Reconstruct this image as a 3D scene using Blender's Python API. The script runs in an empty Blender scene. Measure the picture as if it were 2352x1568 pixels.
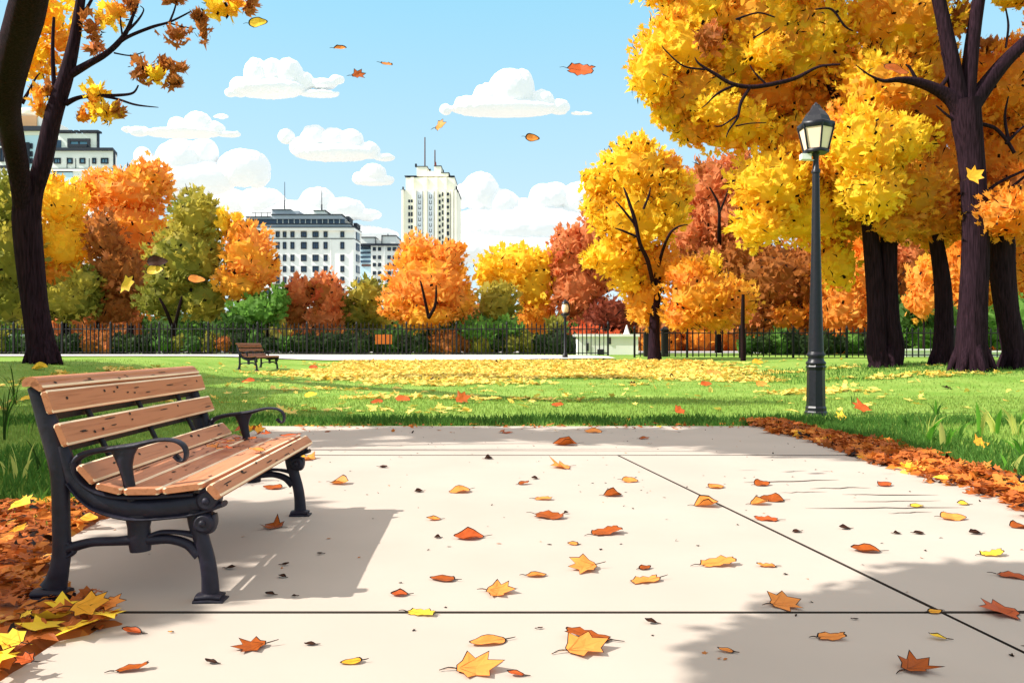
import bpy, bmesh, math, random
import numpy as np
from mathutils import Vector, Matrix, noise
R = random.Random(7)
NR = np.random.default_rng(11)
C = bpy.context.scene.collection
sc = bpy.context.scene
# ------------------------------------------------------------------ camera model used to read positions off the photograph
F, H, HY, CX = 1829.3, 1.05, 795.0, 1176.0
def at(px, py, D): return Vector(((px-CX)/F*D, D, H+(HY-py)/F*D))
def sst(a, b, x):
    t = min(1, max(0, (x-a)/(b-a))); return t*t*(3-2*t)
GD = [(-80, 0), (12, 0), (16, .03), (20, .08), (27, .17), (33, .45), (35.5, .53), (39, .60), (42, .64), (60, .8), (4000, .8)]
def ground(x, y):
    g = GD[-1][1]
    for (a, b), (c, d) in zip(GD, GD[1:]):
        if a <= y <= c: g = b+(d-b)*(y-a)/(c-a); break
    if x > 5: g += .34*sst(6, 13, x)*sst(15, 23, y)*(1-sst(28, 36, y))
    if x < -5: g = g+max(0, .62-g)*sst(7.5, 13, -x)*sst(13, 21, y)
    return g
def hit(px, py):
    D = 1.6
    while D < 120:
        p = at(px, py, D)
        if p.z <= ground(p.x, p.y): break
        D += .02
    return Vector((p.x, p.y, ground(p.x, p.y)))
# ------------------------------------------------------------------ objects
def tag(o, label=None, cat=None, group=None, kind=None):
    if label: o['label'] = label
    if cat: o['category'] = cat
    if group: o['group'] = group
    if kind: o['kind'] = kind
    return o
def thing(name, label, cat, loc, rotz=0, group=None):
    o = bpy.data.objects.new(name, None); C.objects.link(o)
    o.location = loc; o.rotation_euler = (0, 0, rotz); o.empty_display_size = .1
    return tag(o, label, cat, group)
def dup(o, parent=None):
    c = o.copy(); C.objects.link(c)
    if parent: c.parent = parent
    for ch in list(o.children): dup(ch, c)
    return c
class Buf:
    def __init__(s): s.V = []; s.n = 0; s.L = []; s.T = []; s.M = []; s.Cc = []; s.S = []
    def add(s, V, Fk, col=(1, 1, 1), mat=0, smooth=False):
        V = np.asarray(V, float).reshape(-1, 3); Fk = np.asarray(Fk, int)
        m, k = Fk.shape
        s.V.append(V); s.L.append((Fk+s.n).ravel()); s.T.append(np.full(m, k)); s.n += len(V)
        s.M.append(np.full(m, mat)); s.S.append(np.full(m, smooth))
        col = np.asarray(col, float)
        s.Cc.append(np.broadcast_to(col, (m, 3)) if col.ndim == 1 else col)
    def build(s, name, mats, parent=None, origin=None, local=False):
        V = np.concatenate(s.V)
        if origin is None and parent is None: origin = (0, 0, 0)
        off = np.zeros(3) if local else np.array(parent.location if parent else origin, float)
        me = bpy.data.meshes.new(name)
        L = np.concatenate(s.L); T = np.concatenate(s.T)
        me.vertices.add(len(V)); me.vertices.foreach_set('co', (V-off).astype(np.float32).ravel())
        me.loops.add(len(L)); me.loops.foreach_set('vertex_index', L.astype(np.int32))
        me.polygons.add(len(T))
        me.polygons.foreach_set('loop_start', np.concatenate([[0], np.cumsum(T)[:-1]]).astype(np.int32))
        me.polygons.foreach_set('material_index', np.concatenate(s.M).astype(np.int32))
        me.polygons.foreach_set('use_smooth', np.concatenate(s.S).astype(bool))
        me.update(calc_edges=True)
        a = me.attributes.new('Col', 'FLOAT_COLOR', 'FACE')
        cc = np.concatenate(s.Cc); a.data.foreach_set('color', np.concatenate([cc, np.ones((len(cc), 1))], 1).astype(np.float32).ravel())
        for m in (mats if isinstance(mats, (list, tuple)) else [mats]): me.materials.append(m)
        o = bpy.data.objects.new(name, me); C.objects.link(o)
        if parent: o.parent = parent
        else: o.location = origin if not local else (0, 0, 0)
        return o
# ------------------------------------------------------------------ shapes
def box(b, c, s, col=(1, 1, 1), mat=0, rotz=0):
    v = np.array([[x, y, z] for x in (-.5, .5) for y in (-.5, .5) for z in (-.5, .5)])*np.array(s)
    if rotz:
        co, si = math.cos(rotz), math.sin(rotz); v = np.stack([v[:, 0]*co-v[:, 1]*si, v[:, 0]*si+v[:, 1]*co, v[:, 2]], 1)
    b.add(v+np.array(c), [[0, 1, 3, 2], [4, 6, 7, 5], [0, 4, 5, 1], [2, 3, 7, 6], [0, 2, 6, 4], [1, 5, 7, 3]], col, mat)
def lathe(b, c, prof, n=16, col=(1, 1, 1), mat=0, smooth=True, ph=0):
    c = np.array(c); a = np.arange(n)*2*math.pi/n+ph
    V = np.concatenate([np.stack([r*np.cos(a), r*np.sin(a), np.full(n, z)], 1) for r, z in prof])+c
    Fs = [[i*n+j, i*n+(j+1) % n, (i+1)*n+(j+1) % n, (i+1)*n+j] for i in range(len(prof)-1) for j in range(n)]
    b.add(V, Fs, col, mat, smooth)
    for k, rev in ((0, True), (len(prof)-1, False)):
        if prof[k][0] > 1e-4: b.add(V[k*n:(k+1)*n], [list(range(n))[::-1] if rev else list(range(n))], col, mat)
def smoothpath(P, W, sub=5):
    P = np.array(P, float); W = np.array(W, float); n = len(P); out = []; ow = []
    for i in range(n-1):
        p0, p1, p2, p3 = P[max(i-1, 0)], P[i], P[i+1], P[min(i+2, n-1)]
        for k in range(sub):
            t = k/sub
            out.append(.5*((2*p1)+(-p0+p2)*t+(2*p0-5*p1+4*p2-p3)*t*t+(-p0+3*p1-3*p2+p3)*t**3)); ow.append(W[i]*(1-t)+W[i+1]*t)
    out.append(P[-1]); ow.append(W[-1]); return np.array(out), np.array(ow)
def tube(b, P, Rr, n=10, col=(1, 1, 1), mat=0, ridge=0, seed=0, flat=None, up=None, cap=True, smooth=True):
    """sweep; flat=(half depth along `up`) gives an elliptical casting section"""
    P = np.array(P, float); m = len(P); T = np.gradient(P, axis=0); T /= np.linalg.norm(T, axis=1)[:, None]+1e-9
    u = np.array(up if up is not None else ((0, 1, 0) if abs(T[0][1]) < .8 else (1, 0, 0)), float)
    a = np.arange(n)*2*math.pi/n; V = []
    rr = random.Random(seed); ph = [rr.uniform(0, 6.28) for _ in range(4)]
    for i in range(m):
        u = u-T[i]*np.dot(u, T[i]); u /= np.linalg.norm(u)+1e-9; w = np.cross(T[i], u)
        r = Rr[i]; k = np.ones(n)
        if ridge:
            k = 1+ridge*(np.sin(a*7+ph[0]+i*.13)*.5+np.sin(a*11+ph[1]-i*.21)*.4+np.sin(a*3+ph[2]+i*.1)*.6)
        hu = r if flat is None else (flat[i] if hasattr(flat, '__len__') else flat)
        V.append(P[i]+np.outer(np.cos(a)*k*hu, u)+np.outer(np.sin(a)*k*r, w))
    V = np.concatenate(V)
    Fs = [[i*n+j, i*n+(j+1) % n, (i+1)*n+(j+1) % n, (i+1)*n+j] for i in range(m-1) for j in range(n)]
    b.add(V, Fs, col, mat, smooth)
    if cap:
        b.add(V[:n], [list(range(n))[::-1]], col, mat); b.add(V[-n:], [list(range(n))], col, mat)
def ico(sub=2):
    bm = bmesh.new(); bmesh.ops.create_icosphere(bm, subdivisions=sub, radius=1)
    bm.verts.ensure_lookup_table(); V = np.array([v.co[:] for v in bm.verts]); Fs = np.array([[v.index for v in f.verts] for f in bm.faces]); bm.free(); return V, Fs
ICO = {k: ico(k) for k in (2, 3, 4)}
# ------------------------------------------------------------------ colours and materials
def lin(c): return tuple(((v/255)/12.92 if v/255 <= .04045 else ((v/255+.055)/1.055)**2.4) for v in c)
def nodes(name):
    m = bpy.data.materials.new(name); m.use_nodes = True; nt = m.node_tree; return m, nt, nt.nodes['Principled BSDF']
def mat(name, col, rough=.6, var=.12, scale=8, bump=0, metallic=0, spec=.3, stretch=(1, 1, 1), coat=0):
    m, nt, p = nodes(name)
    tc = nt.nodes.new('ShaderNodeTexCoord'); mp = nt.nodes.new('ShaderNodeMapping'); mp.inputs['Scale'].default_value = stretch
    nz = nt.nodes.new('ShaderNodeTexNoise'); nz.inputs['Scale'].default_value = scale; nz.inputs['Detail'].default_value = 6
    nt.links.new(tc.outputs['Object'], mp.inputs['Vector']); nt.links.new(mp.outputs['Vector'], nz.inputs['Vector'])
    rp = nt.nodes.new('ShaderNodeValToRGB')
    rp.color_ramp.elements[0].position = .3; rp.color_ramp.elements[1].position = .7
    rp.color_ramp.elements[0].color = (*[max(0, v*(1-var)) for v in col], 1); rp.color_ramp.elements[1].color = (*[min(1, v*(1+var)) for v in col], 1)
    nt.links.new(nz.outputs['Fac'], rp.inputs['Fac']); nt.links.new(rp.outputs['Color'], p.inputs['Base Color'])
    p.inputs['Roughness'].default_value = rough; p.inputs['Metallic'].default_value = metallic; p.inputs['Specular IOR Level'].default_value = spec
    if bump:
        bp = nt.nodes.new('ShaderNodeBump'); bp.inputs['Strength'].default_value = bump; bp.inputs['Distance'].default_value = .02
        nt.links.new(nz.outputs['Fac'], bp.inputs['Height']); nt.links.new(bp.outputs['Normal'], p.inputs['Normal'])
    return m
def leafmat(name, trans=.4, rough=.65):
    m, nt, p = nodes(name)
    a = nt.nodes.new('ShaderNodeAttribute'); a.attribute_name = 'Col'
    nt.links.new(a.outputs['Color'], p.inputs['Base Color']); p.inputs['Roughness'].default_value = rough; p.inputs['Specular IOR Level'].default_value = .15
    t = nt.nodes.new('ShaderNodeBsdfTranslucent'); nt.links.new(a.outputs['Color'], t.inputs['Color'])
    mx = nt.nodes.new('ShaderNodeMixShader'); mx.inputs['Fac'].default_value = trans
    nt.links.new(p.outputs['BSDF'], mx.inputs[1]); nt.links.new(t.outputs['BSDF'], mx.inputs[2])
    nt.links.new(mx.outputs['Shader'], nt.nodes['Material Output'].inputs['Surface']); return m
LEAF = leafmat('leaf', .5); DRY = leafmat('dry_leaf', .2, .5)
def srgb(*c): return np.array(lin(c))
Y = srgb(255, 214, 62); Y2 = srgb(252, 200, 60); G = srgb(250, 184, 66); O = srgb(252, 176, 80); DO = srgb(244, 162, 58); RU = srgb(226, 142, 88)
RD = srgb(210, 104, 62); BR = srgb(184, 114, 56); MA = srgb(142, 70, 48); OL = srgb(186, 170, 70); OK_ = srgb(142, 140, 56); GN = srgb(110, 154, 66); DG = srgb(78, 112, 50)
INK = srgb(32, 17, 10); CREAM = srgb(255, 224, 140)
PAL = {'yel': [(Y, .66), (Y2, .24), (G, .10)], 'yor': [(Y, .44), (G, .34), (DO, .22)], 'gold': [(G, .7), (O, .3)], 'ora': [(O, .6), (G, .25), (DO, .15)], 'dor': [(DO, .7), (O, .3)],
       'rus': [(RU, .7), (BR, .15), (RD, .15)], 'bro': [(BR, .75), (RU, .25)], 'mar': [(MA, .8), (RD, .2)], 'red': [(RD, .7), (MA, .3)], 'oli': [(OL, .6), (OK_, .4)], 'dol': [(OK_, .75), (OL, .25)],
       'grn': [(GN, .7), (DG, .3)], 'dgr': [(DG, .7), (GN, .3)], 'hed': [(srgb(52, 70, 38), .7), (srgb(70, 90, 44), .3)], 'dub': [(DO, .55), (BR, .25), (O, .2)]}
def palcol(P, pal, freq, seed):
    """patches of differently turned leaves: each point takes one leaf colour of the palette, in clumps"""
    pl = PAL[pal]; out = np.zeros((len(P), 3)); cum = np.cumsum([w for _, w in pl])
    for i, p in enumerate(P):
        v = .5+.62*noise.noise(Vector(p)*freq+Vector((seed*3.1, seed*1.7, 0)))+NR.uniform(-.06, .06)
        v = min(.999, max(0, v)); out[i] = pl[int(np.searchsorted(cum, v*cum[-1], side='right'))][0]
    return out*(1+NR.uniform(-.08, .06, (len(P), 1)))
# leaf templates: x = along the leaf, y = across, z = lift
def maple(k=9, seed=0):
    r = random.Random(seed); pts = []
    for i in range(2*k):
        a = math.pi+2*math.pi*i/(2*k); rad = (1.0 if i % 2 == 0 else .52)*(1-.25*abs(math.sin(a)))*r.uniform(.85, 1.1)
        pts.append((rad*math.cos(a)*.55+.1, rad*math.sin(a)*.5, .12*abs(math.sin(a))*rad))
    return np.array(pts)
def pointed(): return np.array([(-.5, 0, 0), (-.25, -.2, .06), (.1, -.24, .08), (.6, 0, -.05), (.1, .24, .08), (-.25, .2, .06)])
def tuft(): return np.array([(-.45, -.1, 0), (-.2, -.32, .05), (.25, -.42, .1), (.12, -.2, .04), (.55, -.2, .06), (.3, -.03, .02), (.7, .06, 0), (.28, .14, .02), (.5, .34, .08), (.0, .3, .06), (-.3, .22, .04)])
TPL = [maple(5, 1), pointed(), tuft(), maple(6, 4)]
def leaves(b, P, T, N, size, col, tpl, mat=0):
    """many leaf faces: P position, T along, N normal (all n x 3)"""
    T = T/(np.linalg.norm(T, axis=1)[:, None]+1e-9); N = N-T*(N*T).sum(1)[:, None]; N /= np.linalg.norm(N, axis=1)[:, None]+1e-9; B = np.cross(N, T)
    which = NR.integers(0, len(tpl), len(P))
    for k, t in enumerate(tpl):
        i = np.where(which == k)[0]
        if not len(i): continue
        V = P[i][:, None]+size[i][:, None, None]*(t[None, :, :1]*T[i][:, None]+t[None, :, 1:2]*B[i][:, None]+t[None, :, 2:3]*N[i][:, None])
        n = len(t); b.add(V.reshape(-1, 3), np.arange(len(i)*n).reshape(-1, n), col[i], mat)
def unit(n):
    v = NR.normal(size=(n, 3)); return v/np.linalg.norm(v, axis=1)[:, None]
def crown(b, lobes, leaf, dens=1.0, core=.8, seed=0, freq=.5, ink=.10, up=.5, inkscale=1.0):
    """lobes: (centre, radii, palette). A ragged inner mass of foliage, leaf faces through and beyond it, dark twigs and withered leaves between"""
    for li, (c, r, pal) in enumerate(lobes):
        c = np.array(c); r = np.array(r); s = seed*17+li
        if core:
            V, Fs = ICO[3]; d = np.array([.62+.55*noise.noise(Vector(v*2.3)+Vector((s, 0, 0)))+.28*noise.noise(Vector(v*6)+Vector((0, s, 0))) for v in V])
            W = c+V*r*(core+.35*(d-.62))[:, None]
            b.add(W, Fs, palcol(W[Fs].mean(1), pal, freq, seed), 0, False)
        area = 4*math.pi*((r[0]*r[1])**1.6+(r[0]*r[2])**1.6+(r[1]*r[2])**1.6)**(1/1.6)/3**(1/1.6)
        n = int(dens*2.6*area/(leaf*leaf)); n = max(24, min(n, 9000))
        u = unit(n); rad = np.where(NR.random(n) < .78, NR.uniform(.84, 1.08, n), NR.uniform(.5, .9, n))
        lump = np.array([1+.24*noise.noise(Vector(v*2.1)+Vector((s, 0, 0)))+.16*noise.noise(Vector(v*5)+Vector((0, s, 3))) for v in u])
        P = c+u*r*(rad*lump)[:, None]
        T = u*.9+unit(n)*.75+np.array([0, 0, up]); N = u*.55+unit(n)*.8+np.array([-.2, -.2, .2])
        leaves(b, P, T, N, leaf*NR.uniform(.6, 1.25, n), palcol(P, pal, freq, seed), TPL)
        m = int(n*ink*1.25)
        if m:
            u = unit(m); u[:, 1] -= .25; u /= np.linalg.norm(u, axis=1)[:, None]
            P = c+u*r*NR.uniform(.97, 1.1, (m, 1)); T = unit(m)+np.array([0, 0, .4])
            tw = [np.array([(-.5, 0, 0), (-.1, -.07, .08), (.5, .05, .02), (-.08, .05, .08)]), np.array([(-.4, .1, 0), (0, -.09, .05), (.42, .12, 0), (.02, .03, .06)]), np.array([(-.2, -.1, 0), (.15, -.12, .02), (.2, .1, 0), (-.14, .12, .03)])]
            leaves(b, P, T, u+unit(m)*.3, leaf*inkscale*NR.uniform(.5, 1.5, m), np.broadcast_to(INK, (m, 3))*NR.uniform(.4, 1.3, (m, 1)), tw)
def plobes(L, D, depth=None):
    out = []
    for l in L:
        px, py, rx, ry, pal = l[:5]; dd = l[5] if len(l) > 5 else 0
        s = (D+dd)/F; out.append((at(px, py, D+dd), (rx*s, (depth or .8*max(rx, ry))*s if depth is None else depth, ry*s), pal))
    return out
def limbs(b, D, paths, n=10, ridge=.07, seed=0, mat=0):
    for k, p in enumerate(paths):
        P = [at(q[0], q[1], D+(q[3] if len(q) > 3 else 0)) for q in p]; W = [q[2]/2*(D+(q[3] if len(q) > 3 else 0))/F for q in p]
        P, W = smoothpath(P, W, 6)
        tube(b, P, W, n if W.max() > .05 else 6, ridge=ridge if W.max() > .08 else 0, seed=seed+k, mat=mat)
BARK = mat('dark_bark', lin((40, 25, 33)), .9, .6, 9, 1.0, spec=.06, stretch=(3, 3, .25)); BARK2 = mat('background_bark', lin((34, 22, 23)), .9, .4, 6, .5, spec=.06, stretch=(3, 3, .3))
def tree(name, label, D, trunk, lobes, leaf_px, base, cat='tree', group=None, dens=1.0, core=.8, freq=None, seed=0, ink=.1, bark=None, depth=None, roots=False, inkscale=1.0):
    t = thing(name, label, cat, base, 0, group)
    if trunk:
        b = Buf(); limbs(b, D, trunk, 22 if roots else 10, seed=seed)
        if roots:
            w = trunk[0][0][2]/2*D/F
            for k in range(7):
                a = k*.9+seed; c = Vector(base); d = Vector((math.cos(a), math.sin(a), 0))
                P, W = smoothpath([c+d*w*.55+Vector((0, 0, w*1.5)), c+d*w*.95+Vector((0, 0, w*.5)), c+d*w*1.25+Vector((0, 0, -.08))], [w*.24, w*.22, w*.1]); tube(b, P, W, 8, ridge=.1, seed=k)
        b.build('trunk', bark or BARK2, t)
    b = Buf(); s = D/F
    crown(b, plobes(lobes, D, depth), leaf_px*s, dens, core, seed, freq or 1/(70*s), ink, inkscale=inkscale)
    b.build('crown', LEAF, t)
    return t
# ------------------------------------------------------------------ light, sky, camera
SUN_EL, SUN_AZ = math.radians(41), math.radians(11)
sd = Vector((-math.cos(SUN_EL)*math.cos(SUN_AZ), -math.cos(SUN_EL)*math.sin(SUN_AZ), math.sin(SUN_EL)))
L = bpy.data.lights.new('sun', 'SUN'); L.energy = 3.9; L.angle = math.radians(.5); L.color = (1, .955, .88)
lo = bpy.data.objects.new('sun', L); C.objects.link(lo); lo.rotation_euler = sd.to_track_quat('Z', 'Y').to_euler(); lo.location = (-20, -5, 30)
w = bpy.data.worlds.new('World'); sc.world = w; w.use_nodes = True; nt = w.node_tree
bg = nt.nodes['Background']; sky = nt.nodes.new('ShaderNodeTexSky'); sky.sky_type = 'NISHITA'; sky.sun_disc = False
sky.sun_elevation = SUN_EL; sky.sun_rotation = math.radians(263); sky.ozone_density = 2.0; sky.dust_density = .6; sky.air_density = .9
tc = nt.nodes.new('ShaderNodeTexCoord'); sp = nt.nodes.new('ShaderNodeSeparateXYZ'); nt.links.new(tc.outputs['Generated'], sp.inputs[0])
rp = nt.nodes.new('ShaderNodeValToRGB'); e = rp.color_ramp.elements
SKYK = 4.6*1.6; q = lambda r, g_, b_: (r/1.6*.96, g_/1.6*.99, b_/1.6, 1)
e[0].position = 0; e[0].color = q(.76, .90, .97); e[1].position = .40; e[1].color = q(.377, .778, .987)
x = e.new(.10); x.color = q(.72, .89, .97); x = e.new(.24); x.color = q(.55, .84, .97); x = e.new(.5); x.color = q(.6, .8, .9); x = e.new(.64); x.color = (.88, .84, .80, 1)
nt.links.new(sp.outputs['Z'], rp.inputs['Fac'])
ml = nt.nodes.new('ShaderNodeMix'); ml.data_type = 'RGBA'; ml.blend_type = 'MULTIPLY'; ml.inputs['Factor'].default_value = 1
ml.inputs[7].default_value = (SKYK, SKYK, SKYK, 1); nt.links.new(rp.outputs['Color'], ml.inputs[6])
mx = nt.nodes.new('ShaderNodeMix'); mx.data_type = 'RGBA'; mx.inputs['Factor'].default_value = .85
nt.links.new(sky.outputs['Color'], mx.inputs[6]); nt.links.new(ml.outputs[2], mx.inputs[7]); nt.links.new(mx.outputs[2], bg.inputs['Color'])
bg.inputs['Strength'].default_value = .118
sc.view_settings.view_transform = 'Standard'; sc.view_settings.look = 'None'; sc.view_settings.exposure = .95; sc.view_settings.gamma = 1
cam = bpy.data.cameras.new('camera'); cam.lens = 28; cam.sensor_width = 36; cam.shift_y = 11/2352; cam.clip_start = .05; cam.clip_end = 6000
co = bpy.data.objects.new('camera', cam); C.objects.link(co); co.location = (0, 0, H); co.rotation_euler = (math.pi/2, 0, 0); sc.camera = co
sc.cycles.max_bounces = 6; sc.cycles.transparent_max_bounces = 4
# ------------------------------------------------------------------ the ground
XR = 3.56
def left_edge(y): return -1.62-.75*sst(3.05, 3.95, y)-.95*max(0, min(1, (y-3.95)/6.55))
xs = np.unique(np.concatenate([np.linspace(-60, -16, 45), np.linspace(-16, 16, 161), np.linspace(16, 60, 45)]))
ys = np.unique(np.concatenate([np.linspace(-40, 0, 21), np.linspace(0, 45, 181), np.linspace(45, 70, 12)]))
xs = np.concatenate([[-3000, -400], xs, [400, 3000]]); ys = np.concatenate([[-800, -200], ys, [300, 3500]])
V = []
for yv in ys:
    for xv in xs:
        z = ground(xv, yv) if abs(xv) <= 60 and yv <= 70 else (.8 if yv > 70 else 0)
        inside = yv < 10.62 and left_edge(yv)-.12 < xv < XR+.15
        V.append((xv, yv, z-(.05 if inside else .012)))
nx = len(xs); Fs = [[j*nx+i, j*nx+i+1, (j+1)*nx+i+1, (j+1)*nx+i] for j in range(len(ys)-1) for i in range(nx-1)]
def lawnmat():
    m, nt, p = nodes('lawn'); tc = nt.nodes.new('ShaderNodeTexCoord')
    n1 = nt.nodes.new('ShaderNodeTexNoise'); n1.inputs['Scale'].default_value = .55; n1.inputs['Detail'].default_value = 3
    n2 = nt.nodes.new('ShaderNodeTexNoise'); n2.inputs['Scale'].default_value = 14; n2.inputs['Detail'].default_value = 8
    for n in (n1, n2): nt.links.new(tc.outputs['Object'], n.inputs['Vector'])
    r1 = nt.nodes.new('ShaderNodeValToRGB'); r1.color_ramp.elements[0].position = .42; r1.color_ramp.elements[1].position = .56
    r1.color_ramp.elements[0].color = (*lin((118, 152, 62)), 1); r1.color_ramp.elements[1].color = (*lin((136, 164, 76)), 1)
    r2 = nt.nodes.new('ShaderNodeValToRGB'); r2.color_ramp.elements[0].position = .35; r2.color_ramp.elements[1].position = .6
    r2.color_ramp.elements[0].color = (.62, .66, .5, 1); r2.color_ramp.elements[1].color = (1, 1, 1, 1)
    mm = nt.nodes.new('ShaderNodeMix'); mm.data_type = 'RGBA'; mm.blend_type = 'MULTIPLY'; mm.inputs['Factor'].default_value = .7
    nt.links.new(n1.outputs['Fac'], r1.inputs['Fac']); nt.links.new(n2.outputs['Fac'], r2.inputs['Fac'])
    nt.links.new(r1.outputs['Color'], mm.inputs[6]); nt.links.new(r2.outputs['Color'], mm.inputs[7]); nt.links.new(mm.outputs[2], p.inputs['Base Color'])
    bp = nt.nodes.new('ShaderNodeBump'); bp.inputs['Strength'].default_value = .5; bp.inputs['Distance'].default_value = .05
    nt.links.new(n2.outputs['Fac'], bp.inputs['Height']); nt.links.new(bp.outputs['Normal'], p.inputs['Normal'])
    p.inputs['Roughness'].default_value = .9; p.inputs['Specular IOR Level'].default_value = .1; return m
nl = int(np.searchsorted(ys, 45))
b = Buf(); b.add(V, Fs[:(nx-1)*nl], smooth=True); tag(b.build('lawn', lawnmat()), kind='structure')
b = Buf(); b.add(V, Fs[(nx-1)*nl:], smooth=True); tag(b.build('ground', mat('pale_city_ground', (.42, .41, .39), .9, .15, .05)), kind='structure')
# paving: real slabs with open joints over a dark bed
PAVE = mat('pale_paving', (.455, .388, .328), .8, .05, 1.1, .06, spec=.2); BED = mat('joint_bed', (.03, .022, .016), .95, .2); CRK = mat('paving_crack', (.05, .035, .025), .95, .2)
b = Buf(); g = .0065
def slab(poly, zt=0.0, th=.07, bev=.006):
    n = len(poly); cx = sum(p[0] for p in poly)/n; cy = sum(p[1] for p in poly)/n
    P = np.array([(x, y, 0) for x, y in poly], float); d = np.array([cx, cy, 0])-P; d /= np.linalg.norm(d, axis=1)[:, None]
    a = P+[0, 0, zt-th]; m = P+[0, 0, zt-bev]; t = P+d*bev*1.4+[0, 0, zt]
    b.add(np.concatenate([a, m]), [[i, (i+1) % n, n+(i+1) % n, n+i] for i in range(n)], mat=2); b.add(np.concatenate([m, t]), [[i, (i+1) % n, n+(i+1) % n, n+i] for i in range(n)], mat=2); b.add(t, [list(range(n))])
y1, y2, y3, y0 = 3.147, 7.68, 10.49, -6
def dx(y): return 1.0+(7.84-y)*.149
def lft(ya, yb, m=8): return [(left_edge(yb+(ya-yb)*k/m), yb+(ya-yb)*k/m) for k in range(m+1)]
slab([(-1.62, y0), (dx(y0)-g, y0), (dx(y1)-g, y1-g), (left_edge(y1), y1-g), (-1.62, 3.05)]); slab([(dx(y0)+g, y0), (XR, y0), (XR, y1-g), (dx(y1)+g, y1-g)])
slab([(dx(y1)-g, y1+g), (dx(y2)-g, y2-g)]+lft(y1+g, y2-g)); slab([(dx(y1)+g, y1+g), (XR, y1+g), (XR, y2-g), (dx(y2)+g, y2-g)])
slab([(XR, y2+.024), (XR, y3)]+lft(y2+.024, y3))
for (px0, py0, px1, py1, wd) in ((1708, 1109, 1926, 1103, 4), (1860, 1123, 2000, 1120, 3), (1790, 1132, 1900, 1130, 2), (1935, 1136, 2155, 1138, 3), (1960, 1153, 2160, 1151, 2), (1850, 1168, 2215, 1166, 3), (2040, 1180, 2140, 1176, 2)):
    P = [hit(px0+(px1-px0)*k/8, py0+(py1-py0)*k/8+R.uniform(-.8, .8)) for k in range(9)]
    q = []; 
    for k, p in enumerate(P):
        hw = .0032*wd*(1-abs(k/4-1)**2*.8); q += [(p.x, p.y-hw, .0035), (p.x, p.y+hw, .0035)]
    b.add(q, [[2*k, 2*k+2, 2*k+3, 2*k+1] for k in range(8)], mat=1)
tag(b.build('paving', [PAVE, CRK, BED]), kind='structure')
b = Buf(); b.add([(-1.6, y0, -.02), (XR-.05, y0, -.02), (XR-.05, y3-.05, -.02), (-3.2, y3-.05, -.02), (-2.3, 4.0, -.02), (-1.58, 3.05, -.02)], [[0, 1, 2, 3, 4, 5]]); tag(b.build('paving_bed', BED), kind='structure')
# white gravel path along the fence
PATH = mat('white_path', lin((222, 216, 208)), .85, .08, 5, .2)
b = Buf(); V = []; nn = 90
for i in range(nn+1):
    xv = -30+i*(34.5)/nn; wob = .25*noise.noise((xv*.6, 3, 0))
    ya, yb = 33.2+wob+1.6*sst(-2, 4, xv), 39.6+.2*noise.noise((xv*.5, 9, 0))-1.2*sst(-3, 4.5, xv)-1.4*sst(3.5, 4.5, xv)
    for k in range(7):
        yy = ya+(yb-ya)*k/6; V.append((xv, yy, ground(xv, yy)+.03))
b.add(V, [[i*7+k, (i+1)*7+k, (i+1)*7+k+1, i*7+k+1] for i in range(nn) for k in range(6)], smooth=True); tag(b.build('path', PATH), kind='structure')
# ------------------------------------------------------------------ the bench
IRON = mat('cast_iron', lin((34, 31, 44)), .5, .3, 14, .35, spec=.28); IRON_D = mat('dark_iron', lin((24, 22, 30)), .5, .3, 14, .2)
def woodmat(name, col, dark):
    m, nt, p = nodes(name); tc = nt.nodes.new('ShaderNodeTexCoord'); mp = nt.nodes.new('ShaderNodeMapping'); mp.inputs['Scale'].default_value = (22, 1.1, 22)
    nz = nt.nodes.new('ShaderNodeTexNoise'); nz.inputs['Scale'].default_value = 2.4; nz.inputs['Detail'].default_value = 8; nz.inputs['Distortion'].default_value = .6
    rp = nt.nodes.new('ShaderNodeValToRGB'); rp.color_ramp.elements[0].position = .28; rp.color_ramp.elements[1].position = .5
    rp.color_ramp.elements[0].color = (*dark, 1); rp.color_ramp.elements[1].color = (*col, 1)
    nt.links.new(tc.outputs['Object'], mp.inputs['Vector']); nt.links.new(mp.outputs['Vector'], nz.inputs['Vector']); nt.links.new(nz.outputs['Fac'], rp.inputs['Fac']); nt.links.new(rp.outputs['Color'], p.inputs['Base Color'])
    bp = nt.nodes.new('ShaderNodeBump'); bp.inputs['Strength'].default_value = .15; bp.inputs['Distance'].default_value = .004; nt.links.new(nz.outputs['Fac'], bp.inputs['Height']); nt.links.new(bp.outputs['Normal'], p.inputs['Normal'])
    p.inputs['Roughness'].default_value = .55; p.inputs['Specular IOR Level'].default_value = .3; return m
WOOD = woodmat('bench_wood', lin((192, 126, 88)), lin((166, 103, 69))); WOOD_HL = woodmat('wood_edge_highlight', lin((250, 222, 186)), lin((226, 180, 138))); WOOD_D = woodmat('dark_stained_wood', lin((140, 88, 56)), lin((70, 40, 26))); KNOT = mat('wood_knot', (.03, .018, .012), .8)  # pale edge wood is the slats' highlight put into colour
D0, BX = 3.28, -1.58
def zb(zx, zy):
    px, py = zx*.4978, 787.5+zy*.4978; return ((px-CX)/F*D0-BX, H+(HY-py)/F*D0)
def band(b, pts, th, y, mat=0, n=10, sub=6):
    """cast bar in the frame's plane: pts = (zx, zy, width) read off the near frame"""
    P = []; W = []
    for zx, zy, wd in pts: x, z = zb(zx, zy); P.append((x, y, z)); W.append(wd*1.1*.4978/F*D0/2)
    P, W = smoothpath(P, W, sub); tube(b, P, W, n, flat=th/2, up=(0, 1, 0), mat=mat)
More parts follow.
